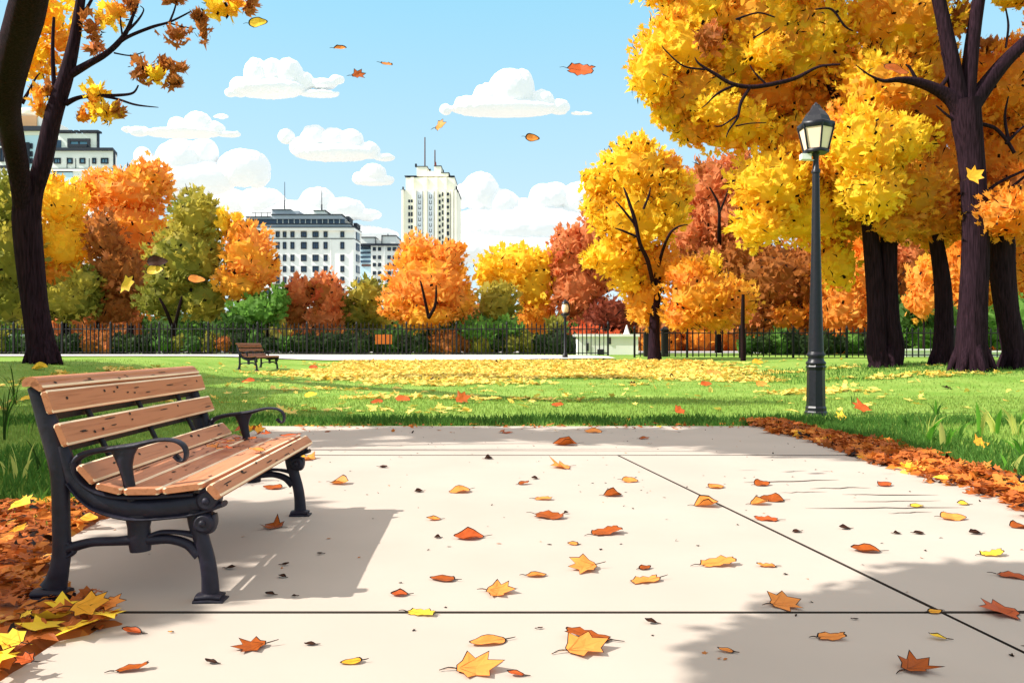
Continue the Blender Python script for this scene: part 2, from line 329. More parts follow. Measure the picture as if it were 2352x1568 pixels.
def disc(b, zx, zy, r, th, y, mat=0):
    x, z = zb(zx, zy); r = r*.4978/F*D0; n = 20; a = np.arange(n)*2*math.pi/n; pr = [(.72, -th/2-.008), (1, -th/2), (1, th/2), (.72, th/2+.008)]
    V = np.concatenate([np.stack([x+r*k*np.cos(a), np.full(n, y+d), z+r*k*np.sin(a)], 1) for k, d in pr])
    b.add(V, [[i*n+j, i*n+(j+1) % n, (i+1)*n+(j+1) % n, (i+1)*n+j] for i in range(3) for j in range(n)], mat=mat, smooth=True); b.add(V[:n], [list(range(n))]); b.add(V[-n:], [list(range(n))[::-1]])
    V2, F2 = ICO[2]; b.add(V2*np.array([r*.38, .012, r*.38])+np.array([x, y-th/2-.008, z]), F2, mat=mat, smooth=True)
def frame_parts(y):
    out = {}
    b = Buf()   # back post with foot
    band(b, [(168, 200, 52), (196, 262, 74), (228, 360, 86), (262, 480, 88), (284, 600, 78), (288, 720, 72), (290, 850, 72), (292, 950, 74), (282, 1030, 78), (268, 1090, 92), (255, 1128, 118)], .062, y)
    band(b, [(170, 1146, 34), (250, 1143, 46), (326, 1146, 34)], .085, y, n=12); band(b, [(166, 1170, 30), (250, 1168, 40), (330, 1170, 30)], .1, y, n=12)
    out['back_leg'] = b
    b = Buf()   # curved seat support
    band(b, [(300, 470, 44), (322, 560, 60), (356, 640, 76), (420, 704, 88), (520, 748, 98), (640, 768, 92), (780, 764, 92), (900, 744, 92), (1000, 728, 64)], .06, y)
    band(b, [(330, 640, 10), (390, 715, 16), (470, 770, 18), (620, 808, 20), (800, 800, 18), (920, 782, 20), (1030, 742, 26)], .085, y)
    band(b, [(352, 545, 22), (372, 610, 24), (430, 668, 24), (520, 700, 24), (620, 708, 22), (760, 704, 22), (900, 694, 26)], .085, y)
    disc(b, 962, 722, 48, .078, y)
    out['seat_support'] = b
    b = Buf()   # stretcher with boss
    band(b, [(292, 955, 46), (340, 938, 44), (430, 916, 38), (540, 912, 38), (610, 908, 44), (690, 908, 44), (780, 906, 38), (860, 930, 40), (915, 980, 52)], .045, y)
    band(b, [(640, 790, 120), (640, 850, 92), (644, 910, 96), (648, 960, 84)], .06, y)
    band(b, [(300, 990, 20), (350, 955, 18), (300, 900, 24)], .04, y)
    band(b, [(690, 890, 20), (740, 874, 20), (820, 874, 18), (905, 890, 30)], .045, y)
    out['stretcher'] = b
    b = Buf()   # front leg, scroll knuckle, foot
    band(b, [(905, 770, 90), (905, 830, 74), (926, 910, 66), (950, 1000, 66), (962, 1080, 68), (966, 1160, 76)], .058, y)
    band(b, [(905, 1172, 26), (966, 1168, 38), (1022, 1172, 26)], .08, y, n=12); band(b, [(898, 1188, 24), (968, 1186, 32), (1036, 1190, 24)], .09, y, n=12); band(b, [(892, 1214, 32), (968, 1212, 42), (1046, 1214, 30)], .105, y, n=12)
    disc(b, 944, 826, 46, .07, y); band(b, [(985, 790, 14), (988, 830, 18), (975, 865, 20), (950, 872, 14)], .06, y)
    out['front_leg'] = b
    b = Buf()   # armrest: bar, curled end, waisted support
    band(b, [(336, 590, 30), (352, 548, 34), (384, 516, 30), (450, 496, 26), (540, 484, 26), (620, 474, 28), (680, 458, 22), (740, 447, 17), (800, 450, 16), (840, 470, 15), (856, 505, 14), (850, 538, 14), (828, 542, 16), (806, 520, 22)], .055, y)
    band(b, [(572, 480, 130), (574, 520, 84), (580, 570, 56), (592, 630, 46), (604, 690, 46), (616, 726, 52)], .05, y)
    out['armrest'] = b
    return out
def plank(pr, y0, y1, bev=.006):
    """pr: centre (x,z), width, thickness, tilt -> bevelled plank along the bench, highlight painted on the arrises in pale wood"""
    (x, z, wd, th, a) = pr; b = Buf(); hw, ht = wd/2, th/2; k = .009
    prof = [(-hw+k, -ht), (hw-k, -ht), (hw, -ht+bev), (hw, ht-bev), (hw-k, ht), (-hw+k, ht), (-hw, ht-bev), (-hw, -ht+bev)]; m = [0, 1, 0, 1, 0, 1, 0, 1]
    n = len(prof); ca, sa = math.cos(a), math.sin(a); secs = [y0, y0+.004]+list(np.linspace(y0+.1, y1-.1, 10))+[y1-.004, y1]; V = []
    for q, yy in enumerate(secs):
        s = .86 if q in (0, len(secs)-1) else 1; wv = .0012*math.sin(yy*5+x*40)
        V += [(x+(u*s)*ca-(v*s+wv)*sa, yy, z+(u*s)*sa+(v*s+wv)*ca) for u, v in prof]
    V = np.array(V)
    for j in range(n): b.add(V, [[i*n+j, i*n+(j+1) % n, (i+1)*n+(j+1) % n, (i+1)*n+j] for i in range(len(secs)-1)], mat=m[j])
    b.add(V[:n], [list(range(n))[::-1]], mat=0); b.add(V[-n:], [list(range(n))], mat=0)
    r = random.Random(int(x*1000)+3)   # knots and scratches, a hair proud of the face
    for q in range(11):
        yy = r.uniform(y0+.1, y1-.1); u = r.uniform(-hw*.7, hw*.7); ll, ww = r.choice([(.016, .008), (.010, .007), (.055, .003), (.03, .0026), (.012, .004)]); t = r.uniform(-.3, .3)
        pts = [(math.cos(i*.785)*ww, math.sin(i*.785)*ll+t*math.cos(i*.785)*ww) for i in range(8)]
        b.add([(x+(u+p)*ca-(ht+.0022)*sa, yy+q_, z+(u+p)*sa+(ht+.0022)*ca) for p, q_ in pts], [list(range(8))[::1]], mat=2)
    return b
def pl2(a, c, th):
    (x0, z0), (x1, z1) = a, c; wd = math.hypot(x1-x0, z1-z0); ang = math.atan2(z1-z0, x1-x0)
    return ((x0+x1)/2-th/2*math.sin(ang)*-1*0, (z0+z1)/2, wd, th, ang)
BR_ROT = math.radians(2.4)
bench = thing('park_bench', 'large wooden slat park bench with black cast iron frame on the paving edge', 'bench', (BX, D0, 0), BR_ROT, 'park benches')
for y in (0.0, 1.66):
    for nm, bb in frame_parts(y).items(): bb.build(nm, IRON, bench, local=True)
YA, YB = -.055, 1.74
def zz(zx, zy): return zb(zx, zy)
SL = [('back_slat', (186, 176), (238, 210), .03), ('back_slat', (240, 217), (272, 320), .03), ('back_slat', (296, 366), (338, 468), .03), ('back_slat', (392, 558), (462, 636), .028),
      ('seat_slat', (472, 646), (586, 676), .028), ('seat_slat', (596, 676), (756, 676), .028), ('seat_slat', (770, 674), (948, 652), .028), ('front_slat', (972, 652), (1024, 708), .034)]
for nm, a, c, th in SL:
    plank(pl2(zz(*c), zz(*a), th), YA, YB) if False else None
    p0, p1 = zz(*a), zz(*c)
    pr = pl2(p0, p1, th)
    plank(pr, YA, YB).build(nm, [WOOD, WOOD_HL, KNOT], bench, local=True)
b = Buf()   # rounded top roll
x, z = zz(184, 184); n = 14; a = np.linspace(-.3, math.pi+.5, n)
pr = [(math.cos(q)*.034, math.sin(q)*.028) for q in a]; V = np.array([(x+u, yy, z+v) for yy in (YA, YB) for u, v in pr])
b.add(V, [[j, j+1, n+j+1, n+j] for j in range(n-1)], smooth=True); b.add(V[:n], [list(range(n))]); b.add(V[n:], [list(range(n))[::-1]]); b.build('top_rail', [WOOD], bench, local=True)
for q in (.3, .83, 1.36):   # flat iron straps behind the back slats
    b = Buf(); band(b, [(176, 205, 26), (232, 300, 26), (300, 450, 26), (372, 590, 26), (450, 668, 26), (600, 715, 26), (900, 700, 26)], .03, q, n=8); b.build('strap', IRON_D, bench, local=True)
for zx, zy, wd in ((232, 222, 16), (256, 340, 26), (322, 486, 26), (452, 652, 18)):   # added strips that make the dark band under each slat
    b = Buf(); x, z = zz(zx, zy); k = wd*.4978/F*D0; box(b, (x-.03, .84, z), (.012, 1.7, k*1.35)); b.build('gap_dark_strip', IRON_D, bench, local=True)
far = dup(bench); fp = hit(575, 851); far.location = (fp.x-.1, fp.y, fp.z); far.rotation_euler = (0, 0, math.radians(-7)); far['label'] = 'small dark brown bench standing alone far across the lawn'
for ch in far.children:
    if ch.data.materials[0] == WOOD:
        ch.data = ch.data.copy(); ch.data.materials.clear()
        for m in (WOOD_D, WOOD_D, KNOT): ch.data.materials.append(m)
for o in far.children:
    o.name = o.name
# ------------------------------------------------------------------ street lamp
PAINT = mat('black_lamp_paint', lin((22, 22, 30)), .4, .25, 20, .12, spec=.35); PANE = mat('frosted_cream_glass', lin((255, 222, 196)), .3, .04, 3); WHITEP = mat('white_plastic', lin((240, 238, 232)), .4, .05)
lp = hit(1874, 953); S = lp.y/F
def lz(py): return (953-py)*S
lamp = thing('street_lamp', 'tall black lantern street lamp on the grass by the paving corner', 'street lamp', lp)
def lpart(nm, prof, n, m, ph=0, smooth=True, dx=0):
    b = Buf(); lathe(b, (lp.x+dx, lp.y, lp.z), [(r*S, lz(y)) for r, y in prof], n, ph=ph, smooth=smooth); return b.build(nm, m, lamp)
lpart('plinth', [(26, 958), (25, 946), (23, 943), (23, 936), (21, 932), (19.5, 850), (21, 846), (22, 842), (20, 838)], 8, PAINT, math.pi/8, False)
lpart('collar', [(19, 840), (22, 836), (22, 832), (18, 828), (17, 820), (22, 814), (18, 812), (17, 806)], 20, PAINT)
lpart('pole', [(17.5, 812), (15.5, 760), (12, 640), (9.4, 520), (7.6, 400), (7.6, 398)], 20, PAINT)
lpart('neck', [(9.5, 398), (9.5, 392), (7, 388), (6, 372), (7, 356), (12, 350)], 18, PAINT)
b = Buf()
lathe(b, lp, [(28.6*S, lz(353)), (29.7*S, lz(350)), (28.6*S, lz(345)), (26.4*S, lz(344))], 6, ph=math.pi/6); lathe(b, lp, [(39.6*S, lz(297)), (40.7*S, lz(292)), (41.8*S, lz(286)), (37.4*S, lz(283))], 6, ph=math.pi/6)
for k in range(6):
    a = math.pi/6+k*math.pi/3; P = [(lp.x+27*S*math.cos(a), lp.y+27*S*math.sin(a), lp.z+lz(346)), (lp.x+40*S*math.cos(a), lp.y+40*S*math.sin(a), lp.z+lz(290))]; tube(b, P, [2.2*S, 2.2*S], 6)
head = b.build('lantern_frame', PAINT, lamp)
for k in range(6):
    a0, a1 = math.pi/6+k*math.pi/3, math.pi/2+k*math.pi/3; b = Buf(); q = []
    for r, yv in ((25.3, 345.5), (36.8, 297.5)):
        for a in (a0, a1): q.append((lp.x+r*S*math.cos(a), lp.y+r*S*math.sin(a), lp.z+lz(yv)))
    q = np.array(q); cen = np.array([lp.x, lp.y, 0]); inn = q.copy(); inn[:, :2] = cen[:2]+(q[:, :2]-cen[:2])*.95
    b.add(np.concatenate([q, inn]), [[0, 1, 3, 2], [4, 6, 7, 5], [0, 4, 5, 1], [2, 3, 7, 6], [0, 2, 6, 4], [1, 5, 7, 3]]); b.build('pane', PANE, lamp)
b = Buf(); lathe(b, lp, [(38.0*S, lz(298)), (39.2*S, lz(289))], 6, ph=math.pi/6, smooth=False); b.build('glass_band', PAINT, lamp)
lpart('lantern_roof', [(39, 286), (33, 283.5), (31, 278), (28, 270), (21, 260), (13, 252), (10, 246), (8.5, 243)], 6, PAINT, math.pi/6, False)
b = Buf(); lathe(b, lp, [(7.7*S, lz(245)), (8.8*S, lz(243)), (5.5*S, lz(241)), (3.3*S, lz(238)), (.5*S, lz(235))], 10); b.build('finial', PAINT, lamp)
b = Buf(); box(b, (lp.x-24*S, lp.y, lp.z+lz(361)), (22*S, 16*S, 13*S)); box(b, (lp.x-14*S, lp.y, lp.z+lz(368.5)), (30*S, 6*S, 1.6*S)); b.build('white_box', WHITEP, lamp)
# ------------------------------------------------------------------ trees
def gp(px, D): x = (px-CX)/F*D; return Vector((x, D, ground(x, D)))
h = hit(100, 834)
tree('forked_tree', 'dark forked tree at the left edge with sparse yellow and brown leaf clusters', h.y,
     [[(102, 838, 66), (90, 770, 58), (78, 690, 54), (67, 580, 56), (62, 500, 58), (62, 450, 50)],
      [(70, 500, 44), (80, 440, 36), (100, 370, 38), (124, 262, 37), (150, 180, 32), (170, 95, 25), (185, 0, 20), (196, -90, 14)],
      [(56, 500, 40), (44, 400, 44, -.5), (26, 310, 50, -1.5), (14, 240, 58, -3), (30, 130, 70, -4.5), (58, 30, 76, -6), (84, -70, 70, -7.2), (120, -180, 50, -8), (150, -300, 30, -8.4), (190, -420, 12, -8.6)],
      [(160, 172, 20), (205, 146, 15), (240, 126, 13), (270, 100, 12), (292, 70, 9), (308, 30, 6), (318, 8, 3)],
      [(245, 125, 10), (285, 90, 8), (345, 64, 7), (392, 50, 5), (440, 26, 3)], [(390, 50, 5), (400, 25, 4), (408, -5, 3)], [(385, 52, 4), (420, 62, 3), (450, 66, 2)],
      [(292, 72, 7), (316, 48, 5), (330, 24, 3), (322, 14, 2)], [(283, 95, 5), (278, 60, 4), (276, 34, 2)], [(262, 122, 4), (300, 128, 3), (330, 120, 2)], [(300, 126, 3), (304, 142, 2)],
      [(150, 238, 14), (182, 224, 9), (225, 220, 8), (270, 219, 7), (305, 214, 5), (318, 196, 3)], [(232, 221, 6), (270, 228, 6), (312, 241, 5), (364, 247, 1.5)],
      [(50, 238, 10), (66, 210, 6), (82, 180, 4), (92, 168, 2)], [(132, 260, 12), (124, 190, 10), (121, 110, 8), (124, 40, 6)], [(175, 60, 10), (205, 10, 7), (225, -30, 5)], [(110, 230, 4), (104, 190, 3), (98, 170, 2)]],
     [(105, 30, 62, 75, 'yor', 1), (70, 130, 48, 55, 'yor', 1), (140, 95, 34, 40, 'gold', 1), (115, 160, 26, 26, 'gold', 1), (268, 24, 34, 30, 'yor'), (250, 45, 20, 24, 'yel'), (208, 62, 24, 30, 'bro'), (218, 112, 13, 12, 'bro'), (300, 10, 18, 16, 'bro'),
      (505, 22, 38, 28, 'yel'), (540, 8, 30, 18, 'yor'), (575, 8, 16, 20, 'bro'), (468, 76, 14, 26, 'bro'), (458, 40, 14, 12, 'bro'), (404, 80, 34, 22, 'bro'), (400, 0, 24, 10, 'bro'),
      (328, 164, 30, 30, 'bro'), (360, 172, 32, 20, 'yor'), (396, 190, 18, 10, 'bro'), (405, 156, 22, 7, 'bro'), (372, 146, 14, 14, 'bro'), (216, 214, 26, 26, 'yel'), (240, 255, 28, 28, 'yel'), (190, 264, 16, 14, 'dub'), (268, 254, 16, 10, 'bro'), (215, 238, 22, 18, 'gold'),
      (88, 226, 18, 30, 'yor'), (112, 204, 14, 16, 'bro'), (95, 255, 12, 10, 'gold'), (150, -330, 130, 80, 'yor', -8), (60, -270, 100, 70, 'yor', -7.6), (230, -420, 110, 70, 'yel', -8.4), (200, -190, 60, 46, 'yor', 0), (330, -90, 60, 40, 'yor', 0)],
     26, h, dens=.85, core=.55, ink=.16, bark=BARK, roots=True, seed=1, freq=.7, inkscale=.8)
hA = hit(2232, 850)
tree('maple_tree', 'biggest dark trunk at the right splitting high into four thick limbs under orange leaves', hA.y,
     [[(2232, 856, 80), (2230, 800, 66), (2234, 700, 60), (2240, 560, 58), (2236, 440, 54), (2228, 340, 56), (2222, 290, 62), (2216, 232, 66)],
      [(2212, 262, 44), (2186, 228, 34), (2150, 205, 26), (2105, 188, 20), (2064, 183, 13), (2030, 186, 8), (1996, 172, 4), (1966, 150, 2)], [(2155, 208, 12), (2178, 172, 8), (2170, 140, 7), (2162, 120, 3)], [(2108, 190, 10), (2092, 160, 6), (2080, 148, 3)],
      [(2206, 240, 36), (2186, 140, 34), (2168, 50, 29), (2146, -50, 26)], [(2222, 230, 36), (2230, 130, 32), (2240, 50, 28), (2256, -50, 25)], [(2232, 240, 42), (2276, 180, 34), (2318, 132, 29), (2390, 66, 26)],
      [(2218, 292, 9), (2180, 268, 6), (2150, 243, 3)], [(2248, 284, 10), (2284, 294, 8), (2310, 320, 8), (2330, 352, 8)], [(2316, 322, 8), (2308, 270, 6), (2316, 222, 3)], [(2258, 452, 9), (2290, 422, 7), (2352, 392, 6)], [(2262, 470, 8), (2310, 440, 7), (2360, 400, 6)],
      [(2310, 330, 8), (2340, 300, 6), (2360, 285, 4)], [(2178, 120, 8), (2160, 70, 5), (2150, 30, 3)], [(2310, 110, 5), (2316, 60, 5), (2310, 20, 3)]],
     [(2070, 40, 120, 110, 'yor', 2.2), (2150, -90, 150, 80, 'yor', 2), (2290, 200, 110, 95, 'dor', 3), (2345, 250, 80, 120, 'dor', 3.5), (2140, 260, 100, 90, 'dor', 3), (2020, 200, 100, 90, 'yor', 1.8), (1990, 330, 90, 90, 'yel', .4), (2075, 320, 70, 60, 'yel', .6), (2005, 440, 75, 70, 'yel', .4),
      (2120, 400, 90, 100, 'dor', 3), (2300, 380, 110, 110, 'dor', 3.5), (2290, 500, 90, 60, 'dub', 3), (2130, 500, 80, 60, 'dor', 3), (2208, 42, 28, 36, 'bro', 2), (2330, 110, 40, 25, 'dor', 3), (1930, 330, 90, 80, 'gold', 1.6), (2230, -190, 190, 80, 'yor', 1), (2420, 30, 60, 70, 'dor', .5), (2440, -110, 90, 90, 'yor', 1), (2080, 430, 90, 80, 'gold', 2.2), (2060, 520, 60, 40, 'gold', 2.4), (2195, 450, 60, 90, 'dor', 3.4), (2310, 290, 80, 70, 'dor', 3.4), (2310, 600, 60, 70, 'dor', 4), (2110, 160, 90, 80, 'gold', 2.8), (2330, 4, 40, 12, 'yel', 1), (2270, 104, 20, 20, 'bro', 2.5)],
     20, hA, ink=.12, bark=BARK, roots=True, seed=2)
hB = hit(2034, 842)
tree('maple_tree', 'twin-stemmed dark tree behind the street lamp with a wide bright yellow crown', hB.y,
     [[(2030, 848, 60), (2014, 800, 46), (2015, 740, 42), (2010, 650, 39), (2000, 540, 35), (1990, 460, 32), (1960, 330, 24), (1900, 180, 14)], [(2040, 848, 58), (2052, 800, 46), (2044, 740, 42), (2041, 640, 38), (2042, 560, 36), (2040, 470, 30), (2050, 330, 22)],
      [(1930, 148, 4, -3.4), (1880, 154, 6, -3.2), (1832, 178, 9, -3), (1790, 190, 10, -3), (1730, 200, 10, -3), (1682, 193, 9, -3), (1642, 170, 8, -3), (1606, 147, 5, -3), (1596, 132, 2, -3)], [(1690, 195, 7, -3), (1650, 214, 6, -3), (1622, 240, 3, -3), (1612, 248, 2, -3)],
      [(1722, 202, 8, -3), (1702, 236, 8, -3), (1694, 270, 6, -3), (1674, 300, 4, -3), (1668, 316, 2, -3)], [(1698, 262, 5, -3), (1660, 288, 4, -3), (1640, 290, 2, -3)], [(1760, 194, 5, -3), (1736, 170, 4, -3), (1722, 150, 2, -3)], [(1620, 160, 5, -3), (1570, 152, 4, -3), (1530, 118, 3, -3), (1520, 105, 1.5, -3)],
      [(1690, 45, 5, -3), (1740, 30, 4, -3), (1780, 40, 3, -3)], [(1872, 22, 3, -3), (1910, 22, 5, -3), (1940, 60, 5, -3), (1960, 72, 2, -3)], [(1690, 290, 4, -3), (1720, 284, 3, -3), (1760, 282, 2, -3)], [(1730, 88, 4, -3), (1760, 70, 4, -3), (1770, 62, 2, -3)]],
     [(1560, 120, 105, 90, 'yel'), (1500, 170, 60, 66, 'yel', -.6), (1590, 215, 95, 80, 'yor'), (1610, 40, 100, 70, 'yor'), (1745, 60, 115, 95, 'yor'), (1750, 215, 120, 100, 'dor', 1), (1690, 290, 100, 60, 'yor'), (1850, 95, 110, 110, 'yor'), (1860, 250, 100, 95, 'dor', 1),
      (1770, 420, 95, 85, 'yel', -.5), (1850, 490, 90, 75, 'yel'), (1745, 520, 66, 48, 'yel', -.6), (1960, 470, 80, 75, 'gold', 1.5), (2040, 490, 80, 60, 'gold', 2), (1600, 300, 55, 36, 'yor'), (1925, 610, 46, 55, 'yel', .8), (1860, 360, 90, 90, 'yor', .8), (1560, -40, 100, 60, 'yor'), (1800, -60, 200, 70, 'yor'), (1540, 260, 40, 40, 'yel'), (1630, 90, 34, 34, 'bro', -1.6), (1900, 410, 80, 90, 'gold', 1.2), (1830, 320, 100, 70, 'yor', .7), (1930, 180, 100, 90, 'gold', 1.6), (1690, 150, 90, 80, 'yor', .3), (1650, 250, 60, 46, 'yel', -.8), (1760, 120, 50, 44, 'yel', -1), (1900, 60, 60, 60, 'yel', -.6), (1900, 540, 60, 50, 'gold', 1.4)],
     20, hB, ink=.12, bark=BARK, roots=True, seed=3)
hC = hit(2166, 838)
tree('maple_tree', 'slender dark trunk between the twin-stemmed tree and the biggest trunk', hC.y,
     [[(2164, 844, 56), (2166, 800, 44), (2168, 720, 38), (2164, 640, 36), (2152, 560, 30), (2140, 480, 26)]], [(2150, 500, 70, 66, 'gold', 1.4), (2100, 470, 66, 56, 'gold', 1.6), (2170, 430, 80, 60, 'dor', 2), (2140, 555, 26, 22, 'gold', .9)], 20, hC, ink=.12, bark=BARK, roots=True, seed=4)
hD = hit(2335, 846)
tree('maple_tree', 'leaning dark trunk at the right edge of the photo under orange foliage', hD.y,
     [[(2340, 852, 66), (2330, 800, 52), (2314, 720, 48), (2304, 640, 52), (2300, 570, 56), (2298, 520, 50), (2306, 486, 34)]], [(2318, 492, 84, 56, 'dor', -.9), (2320, 500, 90, 60, 'dor', 1), (2270, 490, 60, 56, 'gold', 1.2), (2345, 440, 70, 70, 'dub', 1.5)], 20, hD, ink=.12, bark=BARK, roots=True, seed=5)
GT = 'autumn trees along the fence'
def T(label, D, lobes, trunk=None, leaf=17, seed=0, cat='tree', name='autumn_tree', base=None, dens=1.0, ink=.09, group=GT):
    px = trunk[0][0][0] if trunk else lobes[0][0]
    return tree(name, label, D, trunk, lobes, leaf, base or gp(px, D), cat, group, dens, seed=seed, ink=ink)
def tr(px, D, top, w=16, lean=0): return [[(px, HY+(H-ground((px-CX)/F*D, D))/D*F+2, w), (px+lean*.5, (top+815)/2, w*.75), (px+lean, top, w*.45)]]
T('olive green tree cut by the left edge of the photo behind the fence', 44, [(20, 465, 55, 70, 'oli'), (10, 580, 80, 100, 'oli'), (20, 690, 80, 60, 'dol')], tr(75, 44, 690), seed=11)
T('bright yellow tree right of the forked trunk with an orange skirt', 46, [(142, 470, 56, 62, 'yel'), (146, 560, 66, 70, 'yel'), (118, 425, 26, 30, 'yel'), (130, 640, 66, 50, 'gold')], tr(150, 46, 640), seed=12)
T('low olive tree under the yellow tree', 44.3, [(165, 690, 72, 52, 'oli'), (110, 700, 40, 45, 'dol'), (200, 655, 40, 45, 'oli')], tr(158, 44.3, 700, 12), seed=13)
T('tall light orange tree, highest of those on the left', 49, [(300, 440, 95, 56, 'ora'), (352, 415, 44, 48, 'ora'), (225, 435, 54, 42, 'ora'), (300, 540, 100, 80, 'ora'), (335, 640, 80, 80, 'ora')], tr(300, 49, 640), seed=14)
T('narrow dark brown tree standing in front of the tall orange tree', 45.5, [(240, 545, 40, 58, 'bro'), (262, 630, 52, 66, 'bro'), (262, 708, 58, 44, 'bro'), (305, 640, 30, 60, 'bro')], tr(225, 45.5, 650, 10), seed=15)
T('round olive green tree with a forked black trunk left of the far bench', 44, [(448, 500, 56, 68, 'oli'), (430, 590, 90, 80, 'oli'), (375, 690, 62, 44, 'dol'), (470, 690, 58, 52, 'oli'), (400, 640, 60, 50, 'dol')], tr(398, 43.0, 690, 16)+[[(400, 760, 9, -1), (380, 710, 7, -2.2), (366, 684, 4, -2.4)], [(402, 750, 9, -1), (412, 705, 7, -2.2), (418, 680, 4, -2.4)]], seed=16)
T('small golden orange tree left of the white hotel', 43.6, [(572, 585, 62, 70, 'ora'), (552, 535, 34, 36, 'gold'), (555, 650, 58, 46, 'gold'), (605, 620, 34, 42, 'ora'), (516, 510, 15, 32, 'yel'), (545, 505, 10, 22, 'yel')], tr(545, 43.2, 660, 14), seed=17)
T('green rounded bush behind the fence beneath the golden orange tree', 43, [(590, 715, 62, 40, 'grn'), (640, 690, 24, 34, 'grn'), (560, 740, 50, 34, 'dgr')], tr(615, 43, 720, 8), cat='bush', name='bush', seed=18, ink=.05)
T('rust red tree with two humps in front of the white hotel', 44.5, [(688, 672, 40, 40, 'rus'), (752, 674, 40, 50, 'rus'), (682, 722, 34, 34, 'bro'), (745, 728, 50, 34, 'rus')], tr(720, 44.5, 700, 10), seed=19)
T('small olive tree below the low building between hotel and tower', 45.5, [(845, 680, 42, 48, 'oli'), (815, 730, 50, 36, 'dol'), (790, 706, 26, 34, 'dol'), (860, 726, 34, 34, 'oli')], tr(822, 45.5, 690, 9), seed=20)
T('broad bright orange tree standing right below the cream tower', 43, [(985, 650, 96, 74, 'ora'), (956, 582, 40, 46, 'ora'), (1022, 594, 46, 40, 'ora'), (925, 694, 54, 46, 'ora'), (1052, 690, 42, 44, 'ora'), (985, 726, 86, 34, 'gold'), (1058, 572, 14, 14, 'dor')],
  tr(982, 41.6, 640, 12)+[[(984, 730, 9, -1.6), (1000, 700, 7, -2), (1002, 655, 3, -2.2)], [(984, 726, 8, -1.6), (974, 680, 6, -2), (966, 645, 4, -2.2)]], seed=21)
T('wide yellow tree right of the bright orange tree', 46.5, [(1186, 612, 78, 50, 'yel'), (1128, 622, 40, 38, 'yel'), (1232, 650, 52, 74, 'yel'), (1236, 726, 52, 46, 'gold'), (1262, 605, 20, 36, 'yel')], tr(1222, 46.5, 680, 10), seed=22)
T('olive tree in front of the wide yellow tree', 44.6, [(1142, 705, 52, 50, 'oli'), (1150, 670, 34, 24, 'oli')], tr(1140, 44.6, 720, 9), seed=23)
T('spreading green bush behind the fence at the centre of the photo', 42.6, [(1100, 762, 62, 32, 'grn'), (1165, 756, 38, 30, 'grn'), (1045, 766, 30, 30, 'dgr')], tr(1120, 42.6, 760, 7), cat='bush', name='bush', seed=24, ink=.05)
T('rust red tree behind the globe lamp', 45.5, [(1304, 580, 42, 70, 'rus'), (1358, 556, 38, 66, 'rus'), (1326, 668, 66, 70, 'rus'), (1385, 632, 38, 52, 'rus')], tr(1310, 45.5, 690, 9), seed=25)
T('dark maroon tree tucked between the rust tree and the yellow tree', 44, [(1402, 722, 46, 40, 'mar'), (1372, 738, 40, 34, 'mar'), (1432, 740, 24, 28, 'mar')], tr(1408, 44, 740, 9), seed=26)
T('red shrub behind the fence right of the globe lamp', 43, [(1340, 768, 36, 26, 'red'), (1385, 776, 44, 20, 'red'), (1300, 792, 30, 22, 'red')], cat='shrub', name='shrub', seed=27, ink=.05)
T('small dark olive shrub beside the globe lamp post', 42.8, [(1276, 754, 22, 26, 'dol')], tr(1278, 42.8, 770, 6), cat='shrub', name='shrub', seed=28, ink=.05)
hF = hit(1506, 826)
tree('autumn_tree', 'tall bright yellow tree with a black forked trunk standing inside the fence', hF.y,
     [[(1504, 832, 36), (1503, 790, 27), (1504, 720, 23), (1507, 650, 24), (1500, 622, 12), (1492, 606, 5)], [(1508, 655, 14), (1520, 612, 9), (1522, 590, 4)], [(1502, 715, 6), (1484, 690, 4), (1478, 680, 2)], [(1502, 660, 10), (1488, 600, 10, -1.2), (1470, 560, 9, -1.9), (1458, 505, 9, -2.1), (1440, 450, 6, -2.2), (1432, 430, 2, -2.2)], [(1462, 520, 6, -2.1), (1430, 480, 5, -2.2), (1414, 462, 2, -2.2)],
      [(1478, 480, 6, -2.2), (1490, 450, 5, -2.2), (1494, 430, 2, -2.2)], [(1466, 545, 6, -2), (1430, 530, 5, -2.1), (1412, 524, 2, -2.1)], [(1510, 620, 8), (1524, 570, 7, -1), (1540, 535, 6, -1.6), (1560, 520, 4, -1.6), (1580, 516, 2, -1.6)]],
     [(1455, 405, 88, 78, 'yel'), (1458, 345, 46, 38, 'yel'), (1380, 420, 46, 36, 'yel'), (1460, 500, 96, 80, 'yel'), (1412, 588, 62, 46, 'yel'), (1525, 470, 60, 76, 'yel'), (1480, 690, 44, 62, 'gold', .5), (1500, 610, 70, 56, 'gold', .6), (1525, 390, 40, 40, 'yor'), (1390, 500, 40, 40, 'yel'), (1440, 640, 40, 40, 'yel'), (1362, 596, 30, 26, 'yel'), (1370, 470, 34, 30, 'yel'), (1560, 430, 36, 44, 'yor'), (1345, 408, 14, 12, 'yel')], 18, hF, group=GT, seed=29, bark=BARK)
T('spreading golden tree on a thin dark trunk right of the tall yellow tree', hit(1707, 828).y, [(1610, 680, 86, 66, 'gold', 1.2), (1585, 630, 54, 46, 'gold', 1.2), (1680, 690, 62, 54, 'gold', 1.2), (1570, 726, 50, 34, 'gold', 1.2), (1640, 726, 60, 34, 'gold', 1.2), (1636, 608, 20, 28, 'yel', 1.2)], [[(1707, 832, 13), (1706, 750, 10), (1707, 676, 7)]], seed=30)
